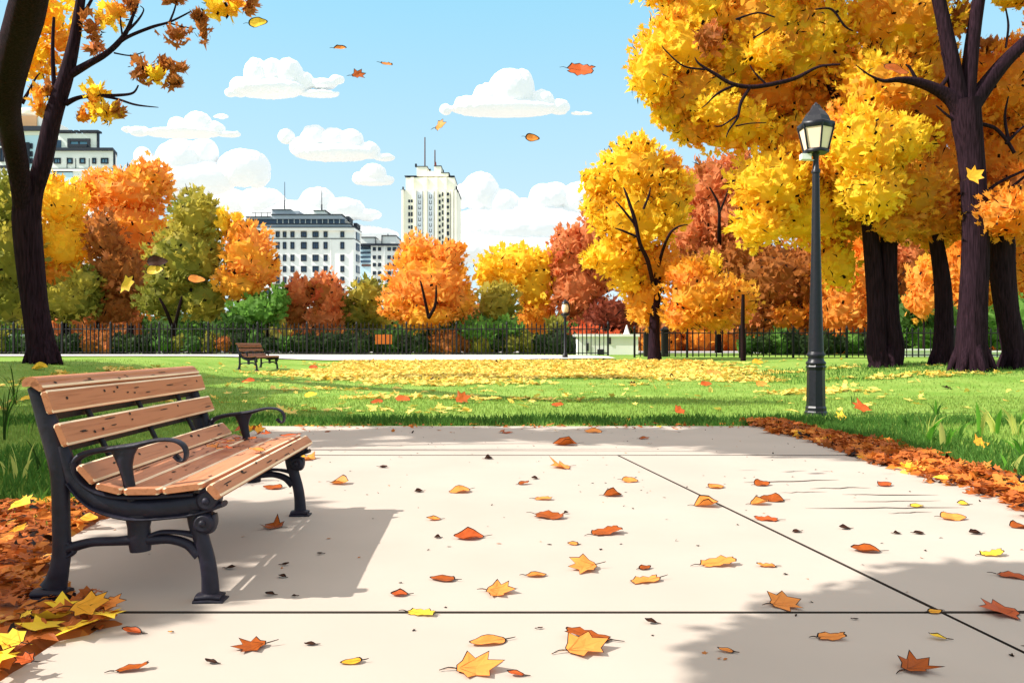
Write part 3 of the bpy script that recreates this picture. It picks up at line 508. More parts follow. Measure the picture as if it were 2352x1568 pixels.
T('large rust brown tree behind the spreading golden tree', 47, [(1640, 430, 78, 70, 'rus'), (1660, 510, 92, 80, 'rus'), (1585, 540, 50, 66, 'rus'), (1700, 390, 46, 44, 'rus'), (1640, 590, 90, 50, 'bro')], tr(1650, 47, 600)+[[(1650, 640, 12), (1652, 560, 10, -1.4), (1652, 520, 8, -2.6), (1650, 470, 6, -2.8), (1630, 430, 3, -2.9)], [(1652, 490, 6, -2.8), (1668, 450, 4, -2.9), (1676, 425, 2, -2.9)]], seed=31)
T('dark brown tree just left of the street lamp pole', 45.2, [(1770, 640, 100, 84, 'bro'), (1710, 590, 60, 46, 'bro'), (1796, 728, 84, 46, 'dub'), (1720, 730, 50, 44, 'bro'), (1840, 640, 50, 90, 'bro')], tr(1775, 44, 700, 20), seed=32)
T('light orange tree between the street lamp pole and the twin trunks', 44, [(1925, 710, 66, 84, 'ora'), (1985, 730, 60, 74, 'ora'), (1905, 640, 50, 60, 'gold'), (1940, 790, 60, 36, 'ora'), (1960, 640, 60, 60, 'dor'), (1985, 560, 50, 60, 'dor', 1)], tr(1930, 44, 740, 9), seed=33)
T('dark brown tree seen between the twin trunks and the slender trunk', 45, [(2095, 590, 76, 80, 'bro'), (2080, 670, 50, 60, 'bro'), (2130, 640, 50, 70, 'bro')], tr(2090, 45, 700, 10), seed=34)
T('small orange bush with spiky sides left of the slender trunk', 37.5, [(2122, 640, 34, 44, 'ora'), (2116, 690, 36, 44, 'ora'), (2136, 600, 22, 18, 'ora')], tr(2122, 37.5, 720, 7), cat='bush', name='bush', seed=35)
T('deep orange tree filling the gap around the biggest trunk', 44, [(2200, 600, 66, 120, 'dor'), (2280, 640, 60, 90, 'dor'), (2340, 600, 60, 110, 'dor'), (2200, 690, 50, 50, 'ora'), (2270, 690, 40, 40, 'dub')], tr(2255, 44, 690, 10), seed=36)
for px, rx, ry, py, pal, lab in ((2078, 30, 46, 728, 'dgr', 'dark green shrub beside the twin trunks'), (2125, 50, 40, 760, 'grn', 'green shrub under the spiky orange bush'), (2195, 46, 48, 748, 'grn', 'green shrub between the slender trunk and the biggest trunk'), (2275, 40, 46, 752, 'grn', 'green shrub between the biggest trunk and the leaning trunk'), (2345, 42, 66, 742, 'grn', 'light green shrub cut by the right edge of the photo')):
    T(lab, 38.6+R.uniform(-.4, .4), [(px, py, rx, ry, pal), (px+rx*.5, py+18, rx*.8, ry*.7, pal)], None, seed=px, cat='shrub', name='shrub', ink=.04, group='green shrubs behind the fence')
# ------------------------------------------------------------------ hedges, fence, walls behind it
for x0, x1, lab in ((-32, -12, 'dark green clipped hedge behind the left part of the fence'), (-12, 3.6, 'dark green hedge behind the middle of the fence'), (12.5, 21, 'dark green hedge behind the fence by the street lamp pole')):
    b = Buf(); lob = []
    xx = x0
    while xx < x1: lob.append(((xx, 42.2+R.uniform(-.2, .2), ground(xx, 42)+.5), (R.uniform(.5, .8), .5, R.uniform(.4, .86)), R.choice(('hed', 'hed', 'dgr', 'dol', 'hed', 'bro')))); xx += .8
    crown(b, lob, .26, .8, .85, int(abs(x0)), 1.2, .05); tag(b.build('hedge', LEAF, origin=((x0+x1)/2, 42.2, ground((x0+x1)/2, 42))), lab, 'hedge', 'hedges behind the fence')
b = Buf(); lob = []; xx = -44
while xx < 40:
    lob.append(((xx, 55+R.uniform(-1, 1), ground(xx, 55)+1.1), (1.7, 1.2, R.uniform(1.3, 2.3)), R.choice(('dgr', 'dol', 'dgr', 'bro') if xx < 8 else ('bro', 'dub', 'dgr', 'dub')))); xx += 1.5
crown(b, lob, .5, .7, .85, 91, .5, .05); tag(b.build('undergrowth', LEAF, origin=(0, 55, .8)), 'dark mixed undergrowth filling the ground behind the autumn trees', 'undergrowth', kind='stuff')
FEN = mat('black_fence_iron', lin((20, 18, 20)), .5, .3, 9)
def fence(label, A, B, hgt, step=.215):
    A, B = Vector(A), Vector(B); n = max(1, round((B-A).length/2.4)); d = (B-A)/n; ang = math.atan2(d.y, d.x)
    t = thing('iron_fence', label, 'fence', (A.x, A.y, ground(A.x, A.y)), 0, 'iron fences')
    for k in range(n+1):
        p = A+d*k; z = ground(p.x, p.y); b = Buf(); box(b, (p.x, p.y, z+hgt*.5), (.09, .09, hgt*1.06), rotz=ang); lathe(b, (p.x, p.y, z+hgt*1.03), [(.065, 0), (.065, .03), (.03, .05), (.045, .09), (.0, .14)], 8); b.build('post', FEN, t)
        if k == n: break
        b = Buf(); q = A+d*(k+.5); m = round(d.length/step)
        for zr, th in ((.12, .04), (hgt*.86, .05)):
            z0, z1 = ground(p.x, p.y)+zr, ground(p.x+d.x, p.y+d.y)+zr; tube(b, [(p.x, p.y, z0), (p.x+d.x, p.y+d.y, z1)], [th/2, th/2], 4, smooth=False)
        for j in range(1, m):
            c = p+d*(j/m); zz_ = ground(c.x, c.y)+.02; hh = hgt*R.uniform(.97, 1.05); w = R.uniform(.02, .036); ln = R.uniform(-.012, .012)
            tube(b, [(c.x, c.y, zz_), (c.x+ln, c.y, zz_+hh*.95)], [w, w], 5, smooth=False); tube(b, [(c.x+ln, c.y, zz_+hh*.94), (c.x+ln, c.y, zz_+hh+.07)], [w*1.5, .002], 5, smooth=False)
        b.build('panel', FEN, t)
    return t
fence('long black iron picket fence along the white path', (-30, 40.2), (4.7, 39.0), 1.5)
fence('black iron picket fence behind the right hand trees', (5.6, 36.4), (27, 35.4), 1.28, .27)
for px, lab in ((1486, 'square black gate pillar left of the tall yellow tree trunk'), (1527, 'square black gate pillar right of the tall yellow tree trunk')):
    p = gp(px, 37.6); t = thing('gate_pillar', lab, 'pillar', p, 0, 'gate pillars'); b = Buf(); box(b, (p.x, p.y, p.z+.6), (.3, .3, 1.2)); b.build('shaft', FEN, t); b = Buf(); box(b, (p.x, p.y, p.z+1.24), (.38, .38, .08)); lathe(b, (p.x, p.y, p.z+1.28), [(.24, 0), (.0, .16)], 4, ph=.785, smooth=False); b.build('cap', FEN, t)
WALL = mat('white_render', lin((246, 244, 240)), .8, .04, 1.2); SLOT = mat('dark_opening', lin((34, 36, 44)), .5, .2); ORB = mat('orange_paint', lin((214, 110, 34)), .6, .08)
def bx(b, px0, py0, px1, py1, D, dep, mat=0, proud=0):
    p, q = at(px0, py1, D), at(px1, py0, D); box(b, ((p.x+q.x)/2, D+dep/2-proud, (p.z+q.z)/2), (q.x-p.x, dep, q.z-p.z), mat=mat)
p = gp(1395, 41); t = thing('low_building', 'low white building behind the fence below the maroon tree', 'building', p)
b = Buf(); bx(b, 1326, 772, 1466, 826, 41, 3); b.build('wall', WALL, t); b = Buf(); bx(b, 1320, 767, 1470, 773, 40.9, 3.4); pk = at(1442, 748, 41.2); b.build('roof', WALL, t)
b = Buf(); lathe(b, (pk.x, 41.6, pk.z-.5), [(.22, 0), (.14, .15), (.02, .55)], 8); b.build('gable', WALL, t)
for a in ((1346, 788, 1352, 806), (1399, 775, 1403, 790), (1372, 802, 1386, 822)):
    b = Buf(); bx(b, *a, 41, .06, proud=.05); b.build('window', SLOT, t)
p = gp(90, 43.6); t = thing('garden_wall', 'white garden wall glimpsed between the fence pickets at the left', 'wall', p); b = Buf(); bx(b, -60, 772, 62, 822, 43.6, .3); b.build('wall_face', WALL, t); b = Buf(); bx(b, -60, 768, 64, 773, 43.5, .5); b.build('coping', WALL, t)
for a, lab in (((2072, 804, 2150, 832), 'low white wall between the twin trunks and the slender trunk'), ((2262, 808, 2302, 832), 'low white wall between the biggest trunk and the leaning trunk')):
    p = gp((a[0]+a[2])/2, 37.4); b = Buf(); bx(b, *a, 37.4, .4); bx(b, a[0]-3, a[1]-3, a[2]+3, a[1]+1, 37.3, .6); tag(b.build('low_wall', WALL, origin=p), lab, 'wall', 'low white walls')
p = gp(880, 41.4); t = thing('notice_board', 'plain orange board behind the fence below the bright orange tree', 'board', p); b = Buf(); bx(b, 862, 768, 900, 790, 41.2, .08); b.build('panel', ORB, t)
for q in (867, 895): b = Buf(); bx(b, q-2, 790, q+2, 816, 41.2, .1); b.build('leg', FEN, t)
# far globe lamp
p = hit(1298, 822); t = thing('globe_lamp', 'slim black park lamp with an oval white globe before the rust red tree', 'street lamp', p); s = p.y/F
b = Buf(); lathe(b, p, [(7*s, 0), (6*s, 8*s), (3.4*s, 12*s), (2.8*s, 96*s)], 10); b.build('pole', PAINT, t)
b = Buf(); V, Fs = ICO[3]; b.add(V*np.array([8*s, 8*s, 14*s])+np.array([p.x, p.y, p.z+115*s]), Fs, smooth=True); b.build('globe', PANE, t)
b = Buf(); lathe(b, (p.x, p.y, p.z+94*s), [(3*s, 0), (10*s, 5*s), (8*s, 9*s)], 10); lathe(b, (p.x, p.y, p.z+124*s), [(8.6*s, 0), (7*s, 5*s), (2*s, 9*s), (0, 12*s)], 10); tube(b, [(p.x+8.6*s, p.y-1*s, p.z+100*s), (p.x+9.6*s, p.y-2*s, p.z+115*s), (p.x+7*s, p.y-1*s, p.z+128*s)], [1.6*s]*3, 6); b.build('cap', PAINT, t)
# ------------------------------------------------------------------ buildings
CONC = mat('white_facade', lin((244, 242, 236)), .8, .035, .25); CREAMW = mat('cream_stone', lin((250, 243, 224)), .8, .07, .22); GREY = mat('grey_cladding', lin((170, 178, 188)), .6, .08, .4); DARK = mat('dark_roof_edge', lin((34, 40, 52)), .6, .15, .6)
GLASS = mat('dark_glass', lin((52, 72, 96)), .15, .35, .35, spec=.5); PALEB = mat('pale_blue_panel', lin((196, 226, 240)), .5, .05, .3); TAN = mat('tan_plaster', lin((206, 158, 118)), .8, .08, .4); MAST = mat('brown_mast', lin((92, 60, 50)), .6, .1); REDM = mat('red_mast', lin((130, 50, 40)), .6, .1)
def bpart(t, nm, m, D, dep, *rects, proud=0):
    b = Buf()
    for r in rects: bx(b, *r, D, dep, proud=proud)
    return b.build(nm, m, t)
WCACHE = {}; BGL = mat('bluish_glass', lin((96, 140, 168)), .15, .3, .35, spec=.5)
def window(t, px, py, w, hh, D, frame=None, pane=None):
    """proud frame of four bars with a dark pane and glazing bar; equal sizes share their mesh"""
    s = D/F; key = (round(w), round(hh), D)
    c = at(px, py, D)
    if key not in WCACHE:
        W_, H_ = round(w)*s, round(hh)*s; f = max(.16, .13*W_); b = Buf()
        box(b, (-W_/2+f/2, -.09, 0), (f, .18, H_)); box(b, (W_/2-f/2, -.09, 0), (f, .18, H_)); box(b, (0, -.085, H_/2-f/2), (W_-2*f, .17, f)); box(b, (0, -.12, -H_/2+f/2), (W_-2*f, .24, f))
        if W_ > 1: box(b, (0, -.06, 0), (f*.5, .12, H_-2*f))
        p = Buf(); box(p, (0, -.02, 0), (W_-2*f, .04, H_-2*f)); WCACHE[key] = None
        fo = b.build('window', frame or DARK, t, local=True); po = p.build('pane', pane or GLASS, fo, local=True); WCACHE[key] = (fo.data, po.data)
    else:
        fo = bpy.data.objects.new('window', WCACHE[key][0]); C.objects.link(fo); fo.parent = t
        po = bpy.data.objects.new('pane', WCACHE[key][1]); C.objects.link(po); po.parent = fo
    fo.location = (c.x-t.location.x, c.y-t.location.y, c.z-t.location.z)
def prism(b, plan, z0, z1, mat=0):
    n = len(plan); V = [(x, y, z0) for x, y in plan]+[(x, y, z1) for x, y in plan]
    b.add(V, [[i, (i+1) % n, n+(i+1) % n, n+i] for i in range(n)], mat=mat); b.add(V[n:], [list(range(n))], mat=mat); b.add(V[:n], [list(range(n))[::-1]], mat=mat)
def bz(py, D): return H+(HY-py)/F*D
D = 160; hx = lambda px: (px-CX)/F*D
t = thing('hotel_building', 'wide white multi-storey building with grey roof storey and two roof masts', 'building', (hx(685), D, .8))
pq = lambda px, d: ((px-CX)/F*(D+d), D+d)
b = Buf(); prism(b, [(hx(549), D), (hx(813), D), pq(828, 6), pq(825, 20), pq(560, 20)], .6, bz(530, D)); b.build('wall', CONC, t)
b = Buf(); prism(b, [(hx(541), D-.9), (hx(815), D-.9), pq(830.5, 5.7), pq(827, 21), pq(556, 21)], bz(530, D)+.004, bz(524.5, D)); b.build('cornice', CONC, t)
b = Buf(); prism(b, [(hx(540), D-1.1), (hx(815.4), D-1.1), pq(831, 5.6), pq(827.5, 21.2), pq(555, 21.2)], bz(524.4, D), bz(522.6, D)); prism(b, [(hx(546), D-.12), (hx(813.3), D-.12), pq(828.6, 5.9), pq(828.4, 6.4), (hx(560), D+2)], bz(549, D), bz(547.4, D)); b.build('dark_string_course', DARK, t)
bpart(t, 'terrace', GREY, D+.6, 9, (549, 515, 804, 522.4)); bpart(t, 'terrace_edge', DARK, D+.4, 9.4, (548, 513.4, 806, 514.9))
bpart(t, 'attic_glazing', GLASS, D+2.4, 6, (564, 503, 792, 513.2)); bpart(t, 'attic_roof', GREY, D+1.8, 7, (624, 493.4, 784, 502.8), (566, 498.6, 623.4, 502.8)); bpart(t, 'roof_edge', DARK, D+1.5, 7.6, (622, 491.6, 786, 493.3), (564, 497, 621.8, 498.5))
for q in range(636, 792, 13): bpart(t, 'attic_mullion', CONC, D+2.2, .2, (q, 504, q+1.3, 513))
bpart(t, 'plant_room', GREY, D+6, 6, (625, 482, 667, 491.4), (667.3, 484, 686, 491.4)); bpart(t, 'roof_box', CONC, D+6, 4, (721, 484, 746, 491.4)); bpart(t, 'plant_roof', DARK, D+5.8, 6.4, (623, 480.4, 668, 481.9), (719, 482.3, 748, 483.9)); bpart(t, 'stair_head', DARK, D+8, 4, (795, 497, 802, 513), (812, 512, 820, 522))
bpart(t, 'railing', DARK, D+4, .2, (578, 488, 622, 489.2), (586, 489.3, 587, 497), (600, 489.3, 601, 497), (614, 489.3, 615, 497))
for x, y0_, y1_, ym in ((654, 418, 480, 461), (739, 429, 482, 470)):
    b = Buf(); c = at(x, y1_, D+8); s = (D+8)/F; lathe(b, c, [(1.7*s, 0), (1.7*s, (y1_-ym)*s), (.9*s, (y1_-ym)*s+.1), (.6*s, (y1_-y0_)*s)], 8); b.build('mast', DARK, t)
bpart(t, 'pilaster', CONC, D, .3, (758.5, 549.3, 761, 700), (809, 549.3, 812, 700), proud=.14)
for cx_, w_ in ((568, 9), (591, 9), (614.6, 9), (638, 9), (654, 8), (672, 9), (698, 13), (725, 14), (748, 9), (786.5, 9)):
    for py_, h_ in ((538.5, 13), (564, 16), (592.5, 15), (618, 14), (643, 15), (669, 15)): window(t, cx_, py_, w_, h_, D)
for k in range(6):   # windows of the turned corner face
    b = Buf(); a = math.atan2(6, pq(828, 6)[0]-hx(813)); zc = bz(538+k*26, D); cxm, cym = (hx(813)+pq(828, 6)[0])/2, D+3
    box(b, (cxm+.1*math.sin(a), cym-.1*math.cos(a), zc), (2.6, .25, 1.5), rotz=a); b.build('window', GLASS, t)
D = 185; hx = lambda px: (px-CX)/F*D
t = thing('office_building', 'low white building with a pale blue bay between the hotel and the tower', 'building', (hx(880), D, .8))
bpart(t, 'wall', CONC, D, 18, (852, 564, 926, 796)); bpart(t, 'blue_bay', PALEB, D+2, 16, (826, 564, 851.7, 796)); bpart(t, 'cornice', DARK, D-.6, 19, (824, 559.5, 928, 563.8))
bpart(t, 'parapet', CONC, D+1, 8, (830, 546, 862, 559.2), (878, 542, 909, 559.2), (864, 550, 877, 559.2)); bpart(t, 'parapet_edge', DARK, D+.7, 8.6, (829, 543.8, 863, 545.8), (877, 540, 910, 541.8)); bpart(t, 'roof_post', DARK, D+.6, .5, (862, 546, 863.4, 559), (890, 537, 891.4, 541), (876, 540, 877.4, 559)); bpart(t, 'bay_floor', GLASS, D+1.7, .5, *[(828, q, 851, q+4.5) for q in (568, 578, 588, 598)]); bpart(t, 'brown_balcony', MAST, D+1.4, .9, (830, 607, 851, 611)); bpart(t, 'pier', CONC, D, .5, (882, 564.2, 884, 700), proud=.3)
for cx_ in (860, 872, 894, 906, 917):
    for py_ in (572, 591, 608, 627, 645): window(t, cx_, py_, 7 if cx_ < 890 else 8, 8, D)
D = 230; hx = lambda px: (px-CX)/F*D
t = thing('tower_building', 'tall cream stone tower with stepped top and brown antennas', 'tower', (hx(986), D, .8))
b = Buf(); prism(b, [(hx(922), D+2.5), (hx(926), D), (hx(1042), D), (hx(1051), D+2.5), (hx(1051), D+16), (hx(922), D+16)], .6, bz(437, D)); b.build('wall', CREAMW, t)
b = Buf(); prism(b, [(hx(930), D+1.8), (hx(1043), D+1.8), (hx(1043), D+15), (hx(930), D+15)], bz(437, D)+.01, bz(405, D)); b.build('shoulder_block', CREAMW, t)
bpart(t, 'crown_block', CREAMW, D+3, 9, (957, 383, 981, 404.8), (981.2, 393, 997, 404.8), (997.2, 382, 1013, 404.8), (1013.2, 397.5, 1030, 404.8)); bpart(t, 'crown_edge', DARK, D+2.8, 9.4, (955.5, 381.4, 982, 382.9), (996.5, 380.4, 1014, 381.9), (1013.3, 396, 1032, 397.4))
bpart(t, 'ledge', DARK, D-.4, 15, (920.5, 435.4, 930, 436.9), (1043, 435.4, 1052.6, 436.9)); bpart(t, 'shoulder_edge', DARK, D+1.6, 14, (929, 403.3, 956.8, 404.8), (1030.2, 403.3, 1044, 404.8))
for q in (921.5, 951, 975, 999, 1020, 1036, 1043): bpart(t, 'pilaster', CREAMW, D, 1, (q+1, 437.2, q+6, 797), proud=.75)
bpart(t, 'recessed_strip', mat('pale_grey_recess', lin((226, 230, 236)), .6, .05, .3), D, .5, (958, 440, 970.5, 700), (982.5, 440, 996, 700), proud=.2)
bpart(t, 'buttress', CREAMW, D+1.8, .8, (944, 408, 951, 436), (975, 408, 981, 436), (999, 408, 1005, 436), (1020, 408, 1026, 436), proud=.6)
bpart(t, 'shadow_line', DARK, D, .35, (957, 439, 957.8, 700), (971, 439, 971.7, 700), (997, 439, 997.7, 700), (1034.6, 439, 1035.2, 700), proud=.1)
bpart(t, 'finial', DARK, D+4, 1, (953, 376, 957, 383), (1029, 401, 1031, 405), (924, 429, 927, 435), (1047, 428, 1050, 435), (1017, 390, 1019, 397), (986, 388, 989, 393))
for q, ya, yb, m in ((976, 314, 381, MAST), (999, 344, 380, MAST), (1000.5, 372, 381, REDM)):
    b = Buf(); s = D/F; lathe(b, at(q, yb, D+5), [(1.6*s if m is MAST else 2.4*s, 0), (1.3*s, (yb-ya)*s)], 8); b.build('antenna', m, t)
for cx_, w_, rows in ((940, 4, range(462, 560, 15)), (946, 4, range(462, 560, 15)), (964, 6, range(452, 560, 13)), (989, 6, range(452, 560, 13)), (1010, 4, range(450, 560, 14)), (1029, 5, range(446, 560, 15)), (1017, 3, range(446, 560, 14)), (1040, 4, range(470, 560, 20))):
    for py_ in rows: window(t, cx_, py_, w_, R.choice((6, 8, 9)), D-.02)
D = 120; hx = lambda px: (px-CX)/F*D
t = thing('apartment_building', 'white flat roofed building with penthouse behind the forked tree at the left', 'building', (hx(130), D, .8))
pq = lambda px, d: ((px-CX)/F*(D+d), D+d)
b = Buf(); prism(b, [(hx(103), D), (hx(262), D), pq(268, 3), pq(262, 12), pq(110, 12)], .6, bz(347, D)); b.build('wall', CONC, t)
b = Buf(); prism(b, [(hx(102), D-.5), (hx(263), D-.5), pq(269.5, 2.8), pq(263, 12.4), pq(109, 12.4)], bz(346.9, D), bz(341, D)); b.build('roof_edge', DARK, t)
b = Buf(); prism(b, [(hx(126), D+1), pq(222, 1), pq(226, 3), pq(222, 8), pq(132, 8)], bz(340.9, D), bz(303, D)); b.build('penthouse', CONC, t)
bpart(t, 'penthouse_roof', DARK, D+.6, 1.2, (124, 298.6, 165, 302.8), (170, 299, 178, 302.8), (183, 298.6, 225, 302.8)); bpart(t, 'penthouse_corner', DARK, D+.9, .5, (222.2, 303, 225, 340.8)); bpart(t, 'corner_pipe', DARK, D-.1, .4, (260, 347, 262.4, 420))
bpart(t, 'ledge', CONC, D-.3, .5, (103.5, 388, 257, 393)); bpart(t, 'ledge_line', DARK, D-.2, .5, (103.5, 386.6, 257, 387.8), (118, 394, 166, 395.2)); bpart(t, 'blue_panel', PALEB, D-.1, .3, (118, 396, 142, 440), (147, 396, 166, 440)); bpart(t, 'door', GLASS, D+.9, .3, (129, 322, 140, 340.6)); bpart(t, 'mullion', DARK, D-.08, .2, (153, 362, 154, 387), (173, 364, 174, 387), (204, 364, 205, 387))
window(t, 182, 329, 52, 20, D+.98, pane=BGL)
for q, w_ in ((132, 16), (161, 13), (190, 13), (241, 17), (217, 9)): window(t, q, 370, w_, 13, D, pane=BGL)
bpart(t, 'blue_block', PALEB, D+.5, 12, (38, 310, 102.8, 386)); bpart(t, 'cream_band', CREAMW, D+.3, 12, (37, 299.4, 102.8, 309.8)); bpart(t, 'dark_eave', DARK, D-.2, 13, (34, 289.5, 94, 299.2)); bpart(t, 'dark_column', DARK, D+.3, .5, (58.5, 327, 66.5, 386))
bpart(t, 'lower_block', CONC, D+.4, 12, (28, 386.2, 102.8, 796)); bpart(t, 'tan_attic', TAN, D+1.5, 8, (47, 266, 84, 289.3)); bpart(t, 'attic_wall', CONC, D+1.7, 8, (84.2, 262, 90, 289.3), (38, 272, 46.8, 289.3))
b = Buf(); c = at(64, 268, D+5); s = D/F; lathe(b, c, [(26*s, 0), (25*s, 8*s), (18*s, 16*s), (8*s, 20*s), (0, 21*s)], 18); b.build('domed_roof', CREAMW, t)
bpart(t, 'left_block', CONC, D-.6, 10, (-60, 297, 27.8, 796)); bpart(t, 'left_roof', DARK, D-1, 10.6, (-60, 290, 28.5, 296.8)); bpart(t, 'dark_ledge', DARK, D-.8, .4, (-60, 380, 27.6, 386))
for q in (5, 17): window(t, q, 324, 9, 24, D-.6); window(t, q, 356, 9, 32, D-.6)
for q, py_ in ((54, 334), (54, 350), (54, 366), (72, 336), (72, 354), (72, 370), (86, 412), (70, 412), (50, 412)): window(t, q, py_, 7, 12, D+.38 if py_ > 400 else D+.48)
# ------------------------------------------------------------------ clouds: voxel-merged billows far behind the city
CLOUD = mat('cloud', (.93, .93, .93), 1.0, .02, .02, spec=0)
def cloud(label, base, D, L, voxel=1.6):
    s = D/F; b = Buf(); V, Fs = ICO[3]
    for (px, py, rx, ry) in L:
        c = np.array(at(px, py, D)); W = c+V*np.array([rx*s, min(.8*(rx+ry)/2, 40)*s, ry*s]); zb_ = bz(base, D); W[:, 2] = np.maximum(W[:, 2], zb_-.02*rx*s+.15*(W[:, 2]-zb_)*0); b.add(W, Fs, smooth=True)
    cx_ = np.mean([l[0] for l in L]); o = b.build('cloud', CLOUD, origin=at(cx_, base, D))
    md = o.modifiers.new('merge', 'REMESH'); md.mode = 'VOXEL'; md.voxel_size = voxel*s; md.use_smooth_shade = True
    ms = o.modifiers.new('soften', 'SMOOTH'); ms.factor = .5; ms.iterations = 4
    dg = bpy.context.evaluated_depsgraph_get(); me = bpy.data.meshes.new_from_object(o.evaluated_get(dg)); o.modifiers.clear(); o.data = me
    n = len(me.vertices); co_ = np.zeros(n*3, np.float32); me.vertices.foreach_get('co', co_); co_ = co_.reshape(-1, 3)
    for i in range(n):
        v = Vector(co_[i])/s; k = noise.noise(v*.07)*3.0+noise.noise(v*.18)*1.3; d = Vector((noise.noise(v*.05+Vector((9, 0, 0))), 0, 1)).normalized(); co_[i] += np.array(d*k*s)*(.25 if v.z < 3 else 1)
    me.vertices.foreach_set('co', co_.ravel()); me.update()
    tag(o, label, 'cloud', 'white cumulus clouds')
cloud('white cloud with three rounded domes, highest at the left of the sky', 223, 900, [(530, 214, 15, 10), (552, 200, 25, 24), (590, 172, 30, 38), (626, 168, 26, 34), (664, 170, 32, 36), (698, 188, 24, 24), (742, 194, 34, 12), (774, 184, 18, 11), (620, 205, 90, 20), (735, 216, 46, 7)])
cloud('white cloud with one big dome above and right of the tower', 264, 900, [(1024, 252, 15, 13), (1072, 242, 30, 22), (1120, 226, 36, 34), (1172, 208, 52, 50), (1200, 205, 28, 46), (1244, 234, 30, 28), (1284, 246, 26, 18), (1160, 250, 130, 18), (1336, 261, 26, 2.5)])
cloud('flat thin white cloud high behind the forked tree branches', 314, 960, [(291, 298, 12, 8), (321, 302, 26, 12), (362, 305, 28, 10), (408, 290, 22, 22), (455, 282, 32, 26), (492, 296, 26, 16), (526, 309, 28, 7), (508, 268, 18, 5), (420, 306, 90, 9)])
cloud('large billowing white cloud rising behind the trees at the left', 450, 1100, [(328, 360, 20, 22), (415, 366, 58, 46), (470, 352, 32, 36), (560, 386, 62, 44), (440, 410, 110, 44), (350, 400, 40, 40), (590, 400, 32, 32)])
cloud('white cloud with a round knob at its left above the hotel masts', 371, 900, [(658, 314, 20, 17), (722, 318, 32, 31), (700, 338, 36, 24), (764, 322, 34, 28), (806, 326, 30, 30), (846, 346, 28, 20), (884, 362, 24, 9), (770, 352, 100, 18)])
cloud('smallest puffy white cloud just left of the tower top', 427, 960, [(826, 410, 18, 15), (858, 400, 30, 25), (886, 414, 20, 12), (856, 418, 40, 9)])
cloud('low white cloud bank behind the hotel roof masts', 560, 1200, [(520, 470, 60, 38), (600, 470, 60, 40), (730, 468, 44, 38), (786, 482, 54, 28), (842, 494, 36, 14), (660, 500, 150, 40), (700, 540, 220, 30)], 2.2)
cloud('long white cloud bank right of the tower reaching the tall yellow tree', 600, 1200, [(1064, 450, 26, 28), (1104, 442, 44, 46), (1150, 470, 46, 36), (1206, 480, 40, 24), (1248, 456, 34, 36), (1272, 450, 40, 32), (1330, 456, 44, 38), (1200, 520, 190, 50), (1180, 570, 260, 40)], 2.2)
# ------------------------------------------------------------------ trees outside the frame that throw the shade on paving and lawn
def shade_tree(label, x, y, hgt, L, z, leaf=.2, dens=.8):
    t = thing('shade_tree', label, 'tree', (x, y, ground(x, y)), 0, 'trees outside the frame'); g0 = ground(x, y)
    b = Buf(); P, W = smoothpath([(x, y, g0-.1), (x+.05, y, hgt*.4), (x+.2, y+.1, hgt)], [.28, .2, .1]); tube(b, P, W, 12, ridge=.08)
    lob = []
    for gx, gy, r in L:
        zz_ = z+R.uniform(-.5, .5); k = zz_/math.tan(SUN_EL); c = (gx-k*math.cos(SUN_AZ), gy-k*math.sin(SUN_AZ), zz_); lob.append((c, (r, r, r*.7), 'yor'))
        P, W = smoothpath([(x+.1, y, hgt*.55), ((x+c[0])/2, (y+c[1])/2, hgt*.75), (c[0], c[1], c[2]-.1)], [.035, .02, .008]); tube(b, P, W, 6)
    b.build('trunk', BARK, t); b = Buf(); crown(b, lob, leaf, dens, .86, int(y*3)+50, .5, .03); b.build('crown', LEAF, t)
shade_tree('tree behind the viewer that shades the front right of the paving', -5.8, .2, 6, [(1.3, 2.0, .72), (1.5, 2.72, .62), (2.2, 2.9, .8), (2.9, 3.2, .72), (3.5, 3.0, .9), (3.3, 2.2, .9), (2.3, 2.0, .8), (4.2, 3.4, .7), (.95, 2.3, .42), (1.1, 2.55, .4), (1.9, 2.5, .7), (2.7, 2.6, .7), (1.5, 3.1, .36), (2.1, 3.5, .4)], 4.3, .13, 1.1)
shade_tree('tree left of the viewer that shades the far edge of the paving', -9.5, 7.2, 7.5, [(-2.2, 9.4, .6), (-1.2, 9.9, .6), (-.3, 9.7, .6), (.5, 9.3, .5), (1.3, 9.7, .65), (2.2, 9.2, .8), (3.2, 9.0, .9), (3.1, 8.0, .62), (2.9, 9.9, .7), (-1.9, 8.6, .3), (-.6, 9.2, .5), (.9, 9.0, .45), (1.7, 8.7, .4), (2.6, 8.2, .5), (3.6, 7.9, .5), (-3.4, 9.4, .6), (-1.6, 11.0, .55), (-.2, 11.1, .5), (1.2, 11.2, .5), (2.4, 11.1, .55), (3.8, 10.9, .6)], 7)
shade_tree('tree left of the bench that shades the grass behind it', -11, 3.0, 6, [(-1.75, 3.45, .46), (-1.72, 4.2, .5), (-1.75, 4.95, .5), (-1.7, 3.1, .3), (-2.9, 6.1, .7), (-3.9, 5.9, .9), (-3.6, 6.9, .9), (-4.2, 8.2, 1.0), (-5.4, 6.4, 1.0), (-4.7, 7.5, 1.0), (-5.7, 9.0, 1.2), (-6.8, 7.8, 1.1), (-6.6, 10.4, 1.3), (-3.9, 9.4, .7), (-5.0, 10.2, 1.2), (-3.8, 12.0, 1.1)], 5.2)
